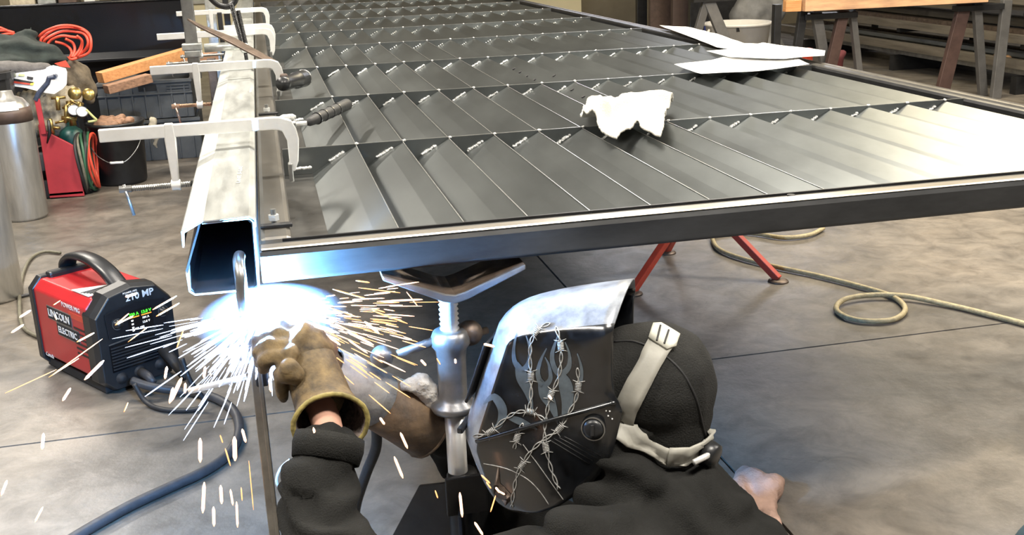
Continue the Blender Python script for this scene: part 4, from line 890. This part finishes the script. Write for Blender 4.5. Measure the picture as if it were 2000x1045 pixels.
# trousers and boots (mostly below the frame)
blob('trousers', capsules(((hipN, .135), (kneeN, .09), (ankN, .07)), ((hipF, .135), (kneeF, .09), (ankF, .07)), ((hipN, .14), (hipF, .14))), .018, M_jean, person, disp=.006, dsc=14)
for an, d_ in ((ankN, V((.12, 0, -.01))), (ankF, V((-.14, 0, -.01)))):
    blob('boot', capsules(((an + V((0, 0, 0)), .075), (an + d_ * .5 + V((0, 0, -.012)), .052), (an + d_ * 1.2 + V((0, 0, -.012)), .045))), .012, M_rubber, person)
def foldf(p):
    if p.x < .2 and p.z < .66 and p.y < 1.9: return .0065 * math.sin(p.z * 150 + p.x * 85 + 5 * noise.noise(p * 10)) + .008 * noise.noise(p * 9)
    return .007 * math.sin(p.z * 78 + p.x * 46 + 5 * noise.noise(p * 9)) + .010 * noise.noise(p * 8)
sl = capsules((T(640, 878, 1.775, .057), T(632, 925, 1.75, .063), T(622, 965, 1.73, .068), T(628, 1010, 1.70, .067), T(640, 1070, 1.65, .072), T(720, 1175, 1.58, .078), (shoulderN, .092)))
torso = capsules((T(1265, 960, 1.86, .085), T(1275, 1040, 1.85, .125), (V((.70, 1.80, .40)), .165), (V((.78, 1.75, .30)), .165)),
    (T(1270, 1040, 1.85, .12), (shoulderN, .09)), (T(1270, 1040, 1.87, .12), (shoulderF, .095)),
    (T(1330, 965, 1.88, .085), T(1395, 1075, 1.86, .11)),
    ((shoulderF, .09), T(975, 975, 2.20, .07), T(900, 890, 2.22, .062), T(868, 850, 2.2, .056)),
    (T(1120, 1062, 1.62, .062), T(1200, 1068, 1.64, .072), T(1270, 1085, 1.70, .085)))
hoodc = capsules((T(1195, 880, 1.78, .045), T(1240, 945, 1.76, .055), T(1300, 955, 1.78, .05), T(1350, 925, 1.85, .045), T(1362, 895, 1.92, .04)),
    (T(1170, 965, 1.78, .05), T(1270, 1005, 1.75, .055), T(1350, 985, 1.80, .05)), (T(1225, 850, 1.82, .07), T(1290, 900, 1.84, .085)))
blob('sweatshirt', torso + hoodc + sl, .0095, M_hood, person, smooth=3, disp=foldf)
MB().lathe([(.045, 0), (.062, 0), (.064, .02), (.060, .045), (.056, .045), (.058, .02), (.058, .004)], at(645, 852, y=1.785) , (at(634, 910, y=1.757) - at(645, 852, y=1.785)), 30).build('sleeve_cuff', M_hood, person, smooth=True)
# cap / under-hood
cap = blob('cap', capsules(((HC + V((-.03, 0, .028)), .108), (HC + V((.014, 0, .018)), .118)), ((HC + V((.022, 0, -.045)), .102), (HC + V((-.03, 0, -.10)), .085), T(1240, 930, 1.85, .075)), ((HC + V((-.10, 0, .03)), .085), (HC + V((-.03, 0, .03)), .1))), .009, M_cap, person, smooth=4, disp=.004, dsc=13)
def bvh_of(*obs):
    vs = []; fs = []; dg = bpy.context.evaluated_depsgraph_get()
    for o in obs:
        e = o.evaluated_get(dg).to_mesh(); L = wloc(o); n = len(vs); vs += [v.co + L for v in e.vertices]; fs += [tuple(i + n for i in p.vertices) for p in e.polygons]; o.evaluated_get(dg).to_mesh_clear()
    return BVHTree.FromPolygons(vs, fs)
bpy.context.view_layer.update()
def hit(bv, px, py, off=0.0, fy=1.8):
    d = ray(px, py).normalized(); p, nrm, i, dd = bv.ray_cast(CAM, d)
    if p is None:
        q = at(px, py, y=fy); p, nrm, i, dd = bv.find_nearest(q)
        if p is None: return q
    if nrm.dot(d) > 0: nrm = -nrm
    return p + nrm * off
def decal(name, poly, bv, m, parent, off=.002, thick=.002, cuts=3, fy=1.8, bevel=0):
    bm = bmesh.new(); vv = [bm.verts.new((x, y, 0)) for x, y in poly]; f = bm.faces.new(vv)
    bmesh.ops.triangulate(bm, faces=[f]); bmesh.ops.subdivide_edges(bm, edges=bm.edges, cuts=cuts, use_grid_fill=True); bmesh.ops.triangulate(bm, faces=bm.faces)
    for v in bm.verts: v.co = hit(bv, v.co.x, v.co.y, off, fy)
    bmesh.ops.recalc_face_normals(bm, faces=bm.faces)
    me = bpy.data.meshes.new(name); bm.to_mesh(me); bm.free(); o = link(name, me, m, parent, smooth=True, solid=thick, bevel=bevel); return o
cb = bvh_of(cap)
seam = [hit(cb, x, y, .001) for x, y in [(1200, 668), (1240, 668), (1290, 690), (1330, 725), (1358, 775), (1372, 830), (1378, 850)]]
MB().tube(smooth_path(seam, 6), .0022, 6).build('cap_seam', M_blackm, person, smooth=True)
# gloves -------------------------------------------------------------
def loft(secs, n=26):
    m = MB(); vs = []
    for i, (p, r, sq) in enumerate(secs):
        d = (secs[min(i + 1, len(secs) - 1)][0] - secs[max(i - 1, 0)][0]).normalized()
        a = V((1, 0, 0)); a = (a - d * a.dot(d)).normalized(); b = d.cross(a)
        for k in range(n):
            t = 2 * math.pi * k / n; w = 1 + .03 * noise.noise(V((k * .9, i * 1.2, 3.3)))
            vs.append(p + (a * math.cos(t) + b * math.sin(t) * sq) * r * w)
    fs = [(i * n + k, i * n + (k + 1) % n, (i + 1) * n + (k + 1) % n, (i + 1) * n + k) for i in range(len(secs) - 1) for k in range(n)]
    return m.add(vs, fs), vs[-n:]
def glovef(p): return .0022 * noise.noise(p * 55) + .0030 * math.sin(p.x * 120 - p.z * 60 + 4 * noise.noise(p * 16))
G = lambda px, py, y: at(px, py, y=y)
fingersN = []
fing = [((578, 652), (540, 640), (508, 648), (500, 668), 2.00, .0145), ((570, 662), (532, 654), (503, 664), (499, 684), 1.975, .0150), ((565, 676), (528, 676), (503, 686), (506, 704), 1.95, .0148), ((568, 692), (535, 698), (512, 706), (520, 722), 1.925, .0135)]
for a, b, c, d, y, r in fing:
    fingersN.append(chain((G(*a, y - .01), r * 1.25), (G(*b, y), r * 1.08), (G(*c, y + .012), r), (G(*d, y + .035), r * .85)))
thumb = chain((G(590, 740, 1.90), .022), (G(562, 722, 1.885), .019), (G(546, 732, 1.905), .016), (G(552, 772, 1.93), .012))
palm = capsules((T(592, 672, 1.965, .040), T(604, 705, 1.95, .044), T(615, 745, 1.925, .046), T(628, 775, 1.895, .044)), (T(575, 668, 1.98, .026), T(578, 700, 1.94, .028)), (T(600, 655, 1.99, .026), T(625, 690, 1.97, .034)))
gl = blob('left_glove', palm + thumb + sum(fingersN, []), .0042, M_leath2, person, smooth=3, disp=glovef)
for k, ff in enumerate(fingersN): pass
secs = [(G(606, 700, 1.95), .044, 1), (G(618, 745, 1.92), .050, 1), (G(632, 785, 1.88), .052, .95), (G(642, 812, 1.845), .060, .92), (G(646, 828, 1.815), .067, .9)]
m, rim = loft(secs); m.build('cuff', M_leath2, person, smooth=True, solid=.003)
MB().tube(rim, .0048, 8, closed=True).build('cuff_piping', M_piping, person, smooth=True)
secs2 = [(p, r * .93, s_) for p, r, s_ in secs]; m, _ = loft(secs2); m.build('cuff_lining', M_fleece, person, smooth=True)
# far glove with wide gauntlet
palm2 = capsules((T(660, 742, 2.12, .044), T(618, 700, 2.09, .038), T(595, 675, 2.07, .034)))
f2 = []
for k, (a, b, c) in enumerate([((600, 640), (560, 632), (540, 655)), ((590, 655), (556, 650), (540, 672)), ((588, 670), (556, 668), (545, 688)), ((592, 684), (565, 688), (556, 702))]):
    f2 += chain((G(*a, 2.05), .018), (G(*b, 2.045), .0155), (G(*c, 2.07), .0135))
f2 += chain((G(640, 680, 2.04), .02), (G(610, 650, 2.03), .017), (G(590, 640, 2.05), .014))
blob('right_glove', palm2 + f2, .005, M_leather, person, smooth=3, disp=glovef)
secs = [(G(640, 720, 2.11), .046, 1), (G(690, 752, 2.13), .056, 1), (G(735, 780, 2.15), .060, 1), (G(790, 808, 2.165), .066, 1), (G(838, 832, 2.18), .072, 1)]
m, rim = loft(secs[2:]); m.build('cuff', M_leather, person, smooth=True, solid=.004)
m, _ = loft([(p, r + .001, s_) for p, r, s_ in secs[:3]]); m.build('glove_back', mat('lit_suede', (.50, .50, .49), .9, 0, .3, 14, .8, 60), person, smooth=True, solid=.004)  # paler half of the gauntlet, arc light put into its colour
MB().tube(rim, .004, 8, closed=True).build('cuff_piping', M_leather, person, smooth=True)
m, _ = loft([(p, r * .93, s_) for p, r, s_ in secs]); m.build('cuff_lining', M_fleece, person, smooth=True)
blob('torn_fleece', capsules((T(796, 752, 2.125, .016), T(822, 750, 2.13, .024), T(846, 776, 2.14, .026), T(852, 800, 2.15, .018))), .005, mat('white_fleece', (.6, .58, .55), 1, 0, .1, 60, 1, 150), person, disp=.006, dsc=60)
# torch
t = thing('welding_torch', (ARC.x + .05, 2.03, .85), 'dark curved welding torch held in the far glove, nozzle at the arc', 'torch')
P = [at(640, 725, y=2.14), at(600, 682, y=2.125), at(572, 655, y=2.115), at(552, 630, y=2.105)]
MB().tube(smooth_path(P, 5), .013, 12).build('handle', M_blackm, t, smooth=True)
MB().tube(smooth_path([P[-1], at(538, 614, y=2.085), ARC + V((.004, .018, -.010))], 4), .007, 10).build('nozzle', M_brass, t, smooth=True)
# ------------------------------------------------------------------ helmet
ht = thing('welding_helmet', (.5, 1.88, .6), 'black welding helmet with silver flames and barbed wire print, worn by the welder', 'helmet')
PSI = math.radians(29); LAT = V((math.sin(PSI), math.cos(PSI), 0)); BK = V((math.cos(PSI), -math.sin(PSI), 0)); P0 = at(1200, 700, y=1.725); HW = .112
def atp(px, py, o=0.0):                     # on the plane of the helmet's left side, moved in by o
    d = ray(px, py); q = P0 + LAT * o; return CAM + d * ((q - CAM).dot(LAT) / d.dot(LAT))
def loc(p): return V(((p - P0).dot(BK), p.z))
def glo(q, o): return V((P0.x, P0.y, 0)) + BK * q.x + LAT * o + V((0, 0, q.y))
cr = [(1003, 1001), (962, 985), (930, 880), (934, 846), (990, 672), (1006, 655), (1100, 641), (1200, 632)]
ed = [(1090, 990), (1168, 940), (1198, 880), (1216, 806), (1208, 784), (1198, 772), (1197, 715), (1198, 660)]
O_in = [.035, .03, .018, .014, .010, .008, .006, .006]
nl = [loc(atp(x, y, o)) for (x, y), o in zip(cr, O_in)]; el = [loc(atp(x, y, .012 if i < 2 else .006)) for i, (x, y) in enumerate(ed)]
outw = [V((-.012, -.012)), V((-.030, -.008)), V((-.046, 0)), V((-.046, .004)), V((-.040, .014)), V((-.026, .030)), V((-.004, .040)), V((.010, .044))]
half = []
for i in range(8):
    N_, E_ = nl[i], el[i]; M_ = N_ + outw[i]; o = O_in[i]
    near = glo(N_, o); edge = glo(E_, .012 if i < 2 else .006)
    bul = glo(N_.lerp(E_, .5), -.008 + (.01 if i < 2 else 0)); bul0 = glo(N_.lerp(E_, .12), o - .006)
    c1 = glo(N_ + outw[i] * .66, o + (HW - o) * .34); c2 = glo(N_ + outw[i] * .95, o + (HW - o) * .68)
    half.append(([edge, bul, bul0, near, c1, c2, glo(M_, HW)]))
mid = [h_[-1] for h_ in half]
mir = lambda p: p + LAT * (2 * (HW - (p - P0).dot(LAT)))
rows = [h_ + [mir(p) for p in reversed(h_[:-1])] for h_ in half]
nr = len(rows[0]); m = MB(); m.add([p for r_ in rows for p in r_], [(i * nr + j, i * nr + j + 1, (i + 1) * nr + j + 1, (i + 1) * nr + j) for i in range(7) for j in range(nr - 1)])
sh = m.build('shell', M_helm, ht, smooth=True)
sh.data.materials.append(mat('helmet_lit_shell', (.34, .37, .42), .36, .2, .35, 16, .1, 90, coat=.2, rvar=.1, c2=(.09, .10, .12)))  # paler front and top: arc and ceiling light put into the colour
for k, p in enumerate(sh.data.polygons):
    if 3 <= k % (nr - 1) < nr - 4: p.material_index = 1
md = sh.modifiers.new('u', 'SUBSURF'); md.levels = 2; md.render_levels = 2
# keep the folded edges fairly crisp
me = sh.data; bmh = bmesh.new(); bmh.from_mesh(me); cl = bmh.edges.layers.float.get('crease_edge') or bmh.edges.layers.float.new('crease_edge')
bmh.verts.ensure_lookup_table()
for e in bmh.edges:
    a, b = e.verts[0].index, e.verts[1].index; ra, ja, rb, jb = a // nr, a % nr, b // nr, b % nr
    if ja == jb and ja in (3, nr - 4): e[cl] = .55
    if ra == rb and ra in (2, 3, 4): e[cl] = .6
    if e.is_boundary: e[cl] = 1
bmh.to_mesh(me); bmh.free()
sd = sh.modifiers.new('s', 'SOLIDIFY'); sd.thickness = .003; sd.offset = -1
bpy.context.view_layer.update()
hb = bvh_of(sh)
# ridge below the temple
rd = [hit(hb, x, y, .002) for x, y in [(932, 862), (980, 848), (1040, 830), (1100, 813), (1160, 797), (1202, 785)]]
MB().tube(smooth_path(rd, 4), [.004] * 21, 8).build('side_ridge', M_helm, ht, smooth=True)
def ribbon(pts, m):
    P = smooth_path([V((x, y, w_)) for x, y, w_ in pts], 6); vs = []
    for i, p in enumerate(P):
        d = P[min(i + 1, len(P) - 1)] - P[max(i - 1, 0)]; d = V((d.x, d.y, 0)).normalized(); nn = V((-d.y, d.x, 0))
        for k in (-1, -.33, .33, 1): q = p + nn * (k * max(p.z, 1) / 2); vs.append(hit(hb, q.x, q.y, .0012))
    m.add(vs, [(i * 4 + k, i * 4 + k + 1, i * 4 + 5 + k, i * 4 + 4 + k) for i in range(len(P) - 1) for k in range(3)])
for fl in ([[(1010, 650, 2), (1004, 680, 6), (1006, 706, 9), (1020, 722, 12), (1033, 708, 9), (1035, 680, 5), (1028, 656, 2)], [(1010, 708, 6), (1020, 735, 24), (1032, 765, 16), (1041, 800, 2)]],
           [[(1068, 680, 2), (1056, 705, 6), (1051, 730, 9), (1061, 752, 12), (1075, 740, 9), (1073, 715, 5), (1065, 697, 2)], [(1054, 738, 6), (1066, 768, 26), (1080, 795, 16), (1090, 828, 2)]],
           [[(1090, 655, 2), (1079, 690, 8), (1082, 715, 10), (1095, 730, 12), (1111, 716, 10), (1112, 690, 5), (1104, 668, 2)], [(1090, 722, 8), (1104, 750, 26), (1108, 785, 22), (1098, 826, 3)]],
           [[(1128, 690, 2), (1136, 720, 6), (1133, 750, 8), (1124, 785, 3)]],
           [[(945, 790, 2), (965, 775, 14), (982, 800, 18), (975, 830, 12), (952, 842, 3)], [(985, 812, 3), (1015, 822, 14), (1050, 838, 3)]]):
    m = MB()
    for pl in fl: ribbon(pl, m)
    m.build('flame_print', M_flame, ht, smooth=True)
def wire(pts):
    P = smooth_path([V((x, y, 0)) for x, y in pts], 7); m = MB()
    for ph in (0, math.pi):
        Q = []
        for i, p in enumerate(P):
            d = (P[min(i + 1, len(P) - 1)] - P[max(i - 1, 0)]); d = d.normalized() if d.length > 0 else V((0, 1, 0)); nn = V((-d.y, d.x, 0))
            q = p + nn * 3.0 * math.sin(i * .62 + ph); Q.append(hit(hb, q.x, q.y, .0014))
        m.tube(Q, .0012, 5)
    for i in range(8, len(P) - 4, 19):
        d = (P[i + 1] - P[i - 1]).normalized(); nn = V((-d.y, d.x, 0))
        for k in (-6, -3, 0, 3, 6):
            q = P[i] + d * k; m.tube([hit(hb, *(q + nn * 6)[:2], .0018), hit(hb, *q[:2], .0028), hit(hb, *(q - nn * 6)[:2], .0018)], .0011, 5)
        for s_ in (1, -1):
            for k in (-8, 8):
                q = P[i] + d * k; q2 = q + nn * 12 * s_ + d * k * .5; m.tube([hit(hb, *q[:2], .0018), hit(hb, *q2[:2], .0014)], [.0014, .0005], 5)
    m.build('barbed_wire_print', M_wire, ht, smooth=True)
wire([(1075, 632), (1050, 645), (1038, 668), (1036, 700), (1038, 740), (1037, 780), (1032, 805)])
wire([(1086, 638), (1095, 670), (1096, 705), (1090, 740), (1075, 775), (1068, 810), (1064, 850), (1070, 890), (1080, 925), (1092, 955)])
wire([(1128, 718), (1130, 750), (1124, 782), (1108, 812), (1090, 840), (1060, 860), (1035, 885), (1012, 925), (1004, 960), (1000, 990)])
wire([(925, 852), (955, 845), (985, 820), (1010, 805), (1040, 805), (1064, 820)])
wire([(1022, 826), (1012, 850), (1005, 876)])
# knob + slots + small script
kc = hit(hb, 1161, 834, 0); kn = (-LAT + V((0, 0, .1))).normalized()
MB().lathe([(0, .002), (.022, .002), (.022, .008), (.0185, .011), (.0185, .015), (.012, .018), (0, .018)], kc, kn, 24).build('adjust_knob', M_black, ht, smooth=True)
MB().lathe([(.0205, .010), (.0225, .010), (.0225, .0125), (.0205, .0125), (.0205, .010)], kc, kn, 30).build('knob_ring', M_steel, ht)
MB().box(kc + kn * .020, (.006, .004, .022)).build('knob_grip', M_rubber, ht, bevel=.001)
for k in range(4):
    a = (1072 + k * 10, 858 - k * 2); b = (1150 + k * 8, 905 - k * 5)
    MB().tube([hit(hb, a[0] + (b[0] - a[0]) * i / 5, a[1] + (b[1] - a[1]) * i / 5, .0008) for i in range(6)], .0009, 5).build('moulded_line', M_black, ht, smooth=True)
for k, (x, y) in enumerate([(1184, 802), (1191, 803), (1188, 812), (1196, 818)]): MB().ball(hit(hb, x, y, .001), .0016, 6, 5).build('white_mark', M_white, ht)
MB().tube([hit(hb, x, y, .001) for x, y in [(1022, 868), (1050, 905), (1082, 950), (1100, 975)]], .0008, 5).build('scratch_line', M_wire, ht)
MB().tube(smooth_path([hit(hb, x, y, .001) for x, y in [(945, 905), (990, 915), (1030, 935), (1055, 960), (1072, 985)]], 4), .0009, 5).build('lower_crease', M_wire, ht, smooth=True)
# lens housing on the front
fa, fb2 = V(mid[3]), V(mid[4]); fd = (fb2 - fa).normalized(); fn = LAT.cross(fd).normalized(); fn = fn if fn.x < 0 else -fn
c0 = fa.lerp(fb2, .50) + fn * .0035
Rm = frame(c0, LAT, fd).to_3x3()
MB().box(c0, (.125, .13, .006), Rm).build('lens_frame', M_black, ht, bevel=.002)
MB().box(c0 + fn * .003, (.10, .085, .004), Rm).build('lens', M_screen, ht, bevel=.001)
MB().box(mid[3] + V((-.002, 0, -.018)), (.14, .012, .012), frame((0, 0, 0), LAT, BK).to_3x3()).build('chin_lip', M_helm, ht, bevel=.003)
decal('singed_patch', [(945, 945), (985, 950), (1000, 975), (975, 1000), (945, 985)], hb, M_rust, ht, .001, .0006, 1)
# headgear straps
sb = bvh_of(cap, bpy.data.objects['sweatshirt'])
decal('head_strap', [(1272, 655), (1318, 676), (1300, 700), (1276, 740), (1258, 775), (1244, 800), (1238, 822), (1244, 838), (1262, 852), (1300, 870), (1312, 873), (1302, 912), (1296, 912), (1262, 893), (1225, 876), (1197, 857), (1205, 835), (1217, 802), (1204, 782), (1220, 750), (1246, 705), (1258, 680)], sb, M_strap, ht, .009, .0035, 3)
decal('rear_strap', [(1306, 868), (1340, 868), (1366, 856), (1386, 836), (1391, 852), (1380, 874), (1350, 900), (1335, 914), (1300, 914), (1298, 900)], sb, M_strap, ht, .013, .005, 2)
decal('strap_buckle', [(1275, 644), (1290, 643), (1322, 662), (1316, 685), (1300, 690), (1264, 668)], sb, mat('pale_strap', (.50, .49, .42), .5, 0, .1), ht, .014, .004, 2)
for k in range(2):
    q0 = hit(sb, 1288 + k * 14, 650 + k * 8, .018); q1 = hit(sb, 1280 + k * 14, 676 + k * 6, .018); MB().tube([q0, q1], .0018, 6).build('buckle_slot', M_blackm, ht)
q = hit(sb, 1366, 884, .018); MB().lathe([(0, -.004), (.024, -.004), (.0255, .004), (.024, .018), (.018, .022), (0, .022)], q, V((.55, -.75, -.25)), 20).build('ratchet_knob', M_black, ht, smooth=True)
for x0, y0, x1, y1 in [(1348, 912, 1362, 888), (1372, 893, 1386, 862)]:
    MB().tube([hit(sb, x0, y0, .034), hit(sb, x1, y1, .034)], .0062, 10).build('knob_rib', M_chrome, ht, smooth=True)
# ------------------------------------------------------------------ arc and sparks
t = thing('welding_arc', ARC, 'blinding blue-white welding arc at the channel bottom', 'arc')
MB().ball(ARC, .007, 12, 8).build('plasma', M_arc, t)
fv = bpy.data.materials.new('added_glow_haze'); fv.use_nodes = True; nt = fv.node_tree; nt.nodes.remove(nt.nodes['Principled BSDF'])
pv = nt.nodes.new('ShaderNodeVolumeScatter'); pv.inputs['Color'].default_value = (.9, .93, 1, 1)
tcn = nt.nodes.new('ShaderNodeTexCoord'); ln = nt.nodes.new('ShaderNodeVectorMath'); ln.operation = 'LENGTH'; nt.links.new(tcn.outputs['Object'], ln.inputs[0])
mrn = nt.nodes.new('ShaderNodeMapRange'); mrn.inputs['From Min'].default_value = .02; mrn.inputs['From Max'].default_value = .15; mrn.inputs['To Min'].default_value = 2.6; mrn.inputs['To Max'].default_value = 0
nt.links.new(ln.outputs['Value'], mrn.inputs[0]); nt.links.new(mrn.outputs[0], pv.inputs['Density']); nt.links.new(pv.outputs[0], nt.nodes['Material Output'].inputs['Volume'])
me = MB().ball((0, 0, 0), .155, 20, 14).mesh('fume'); fo = bpy.data.objects.new('added_glow_haze', me); me.materials.append(fv); fo.location = ARC + V((.01, .01, -.036)); fo.scale = (1, .6, .50); COL.objects.link(fo)  # haze volume added to spread the arc's bloom
tag(fo, 'thin glowing welding fume hanging around the arc', 'fume', kind='stuff')  # not real fume: haze added to spread the arc's bloom
rs = random.Random(11)
def streak(m, a, b, r):
    a = V(a); b = V(b); m.tube([a, a.lerp(b, .15), a.lerp(b, .85), b], [r * .35, r, r, r * .35], 6)
def spray(name, n, ang, ln, d0, rad, mt, spread_y=.05, label='', power=1.0):
    m = MB()
    for _ in range(n):
        th_ = math.radians(rs.uniform(*ang)); dist = d0[0] + (d0[1] - d0[0]) * rs.random() ** power; l_ = rs.uniform(*ln) * (.4 + dist / d0[1])
        yy = rs.uniform(-1.4, .1) * spread_y * (.5 + dist / d0[1])
        d = V((math.cos(th_), 0, math.sin(th_)))
        a = ARC + d * dist + V((0, yy, 0)); b = a + d * l_ + V((0, yy * .2, -.02 * l_))
        streak(m, a, b, rs.uniform(*rad))
    return tag(m.build(name, mt), label, 'sparks', kind='stuff')
spray('spark_spray', 420, (180, 358), (.02, .06), (.008, .10), (.0010, .0024), M_spark3, .03, 'dense blue-white spray of sparks around the arc', 1.3)
spray('spark_spray', 90, (-30, 6), (.015, .05), (.06, .24), (.0006, .0014), M_spark2, .05, 'orange-white fan of sparks shooting right under the gate rail', 1.2)
spray('spark_spray', 70, (-45, 2), (.01, .045), (.10, .28), (.0006, .0012), M_spark, .06, 'thin orange sparks at the outer edge of the right-hand fan')
spray('spark_spray', 70, (178, 250), (.02, .07), (.06, .20), (.0005, .0012), M_spark3, .05, 'thin blue-white sparks shooting left of the arc over the machine')
# the larger single sparks
SP = {
 ('orange spark streaking past the red welding machine', 'sparks in front of the welding machine'): [(165, 742, 203, 704, 3.6), (122, 783, 138, 758, 3), (22, 650, 46, 634, 2.6), (38, 620, 60, 606, 2.6), (10, 768, 110, 722, 1), (98, 735, 200, 662, 1.2), (150, 668, 184, 650, 2.2), (95, 737, 154, 700, 1.2), (226, 634, 252, 612, 1.6), (245, 580, 268, 573, 3), (250, 668, 290, 638, 1.2), (104, 596, 118, 587, 1.2), (242, 805, 250, 786, 1.3), (298, 605, 345, 578, 2), (305, 618, 350, 592, 2), (110, 625, 108, 614, 1.2), (225, 635, 260, 617, 2)],
 ('orange spark falling just left of the clamp bar', 'sparks falling left of the clamp bar'): [(333, 785, 355, 738, 4.2), (331, 788, 338, 757, 3.2), (361, 768, 362, 748, 3), (398, 738, 401, 716, 3.2), (322, 740, 326, 716, 3), (433, 708, 434, 694, 3.4), (412, 735, 410, 722, 1.6), (345, 680, 360, 640, 1.4), (391, 903, 391, 856, 4.4), (459, 900, 458, 853, 5), (480, 864, 473, 838, 3.4), (450, 910, 440, 876, 1.8), (435, 865, 430, 850, 1.5), (396, 1002, 399, 942, 4), (433, 984, 431, 948, 3.8), (418, 1028, 417, 990, 3.6), (455, 987, 450, 956, 2.6), (464, 1030, 462, 980, 2.8), (473, 978, 471, 952, 1.5), (495, 996, 486, 900, 1.1), (68, 1020, 84, 990, 2.6), (2, 968, 14, 938, 3.2), (82, 878, 85, 846, 3.6)],
 ('orange spark falling in front of the near glove and sleeve', 'sparks by the near glove'): [(526, 740, 529, 765, 3), (612, 835, 619, 864, 3), (522, 634, 527, 646, 1.4)],
 ('orange spark flying between the gloves and the helmet', 'sparks between gloves and helmet'): [(742, 816, 751, 829, 3.2), (782, 845, 796, 876, 3.2), (770, 892, 787, 934, 3.4), (822, 703, 832, 714, 3), (889, 701, 890, 710, 2.4), (945, 672, 966, 677, 3.2), (898, 962, 903, 1010, 3.4), (927, 1020, 943, 1045, 3.4), (850, 958, 855, 973, 1.6), (853, 700, 860, 712, 1.4)],
 ('orange spark flying right, below the gate rail', 'sparks right of the arc'): [(712, 628, 741, 652, 3.4), (630, 650, 665, 674, 3.4), (678, 648, 730, 674, 3), (680, 664, 718, 690, 2.4), (655, 632, 700, 655, 2), (728, 607, 796, 632, 1.8), (794, 570, 816, 598, 1.2), (725, 602, 752, 610, 1.6), (590, 640, 620, 666, 2.6), (700, 562, 782, 572, 1.2), (695, 548, 722, 552, 1.8), (640, 600, 700, 620, 1.6), (650, 565, 720, 585, 1.8), (640, 705, 648, 712, 1.2)],
 ('tiny orange spark bouncing on the helmet chin', 'sparks on the helmet'): [(940, 928, 957, 944, 2.2), (950, 942, 959, 954, 2), (958, 1000, 968, 968, 1.6), (968, 952, 976, 962, 3.0), (975, 960, 986, 966, 2.4), (1072, 772, 1077, 780, 3)],
}
ORD = 'highest,second highest,third highest,fourth highest,fifth highest,sixth highest,seventh highest,eighth highest,ninth highest,tenth highest,eleventh highest,twelfth highest,thirteenth highest,fourteenth highest,fifteenth highest,sixteenth highest,seventeenth highest,eighteenth highest,nineteenth highest,twentieth highest,third lowest,second lowest,lowest'.split(',')
for (lab, grp), L_ in SP.items():
    L_ = sorted(L_, key=lambda q: min(q[1], q[3]))
    for si, (x0, y0, x1, y1, w_) in enumerate(L_):
        yy = rs.uniform(1.93, 2.08) if 'glove and' not in lab and 'helmet' not in lab else (1.74 if 'near glove' in lab else 1.70)
        if 'between' in lab: yy = rs.uniform(1.78, 1.9)
        if 'machine' in lab: yy = rs.uniform(2.0, 2.5)
        a = at(x0, y0, y=yy); b = at(x1, y1, y=yy); m = MB(); streak(m, a, b, w_ / 1150 * (yy / 1.95)); tag(m.build('spark', M_spark2 if w_ > 2.3 else M_spark, smooth=True), ORD[si] + ' ' + lab, 'spark', grp)
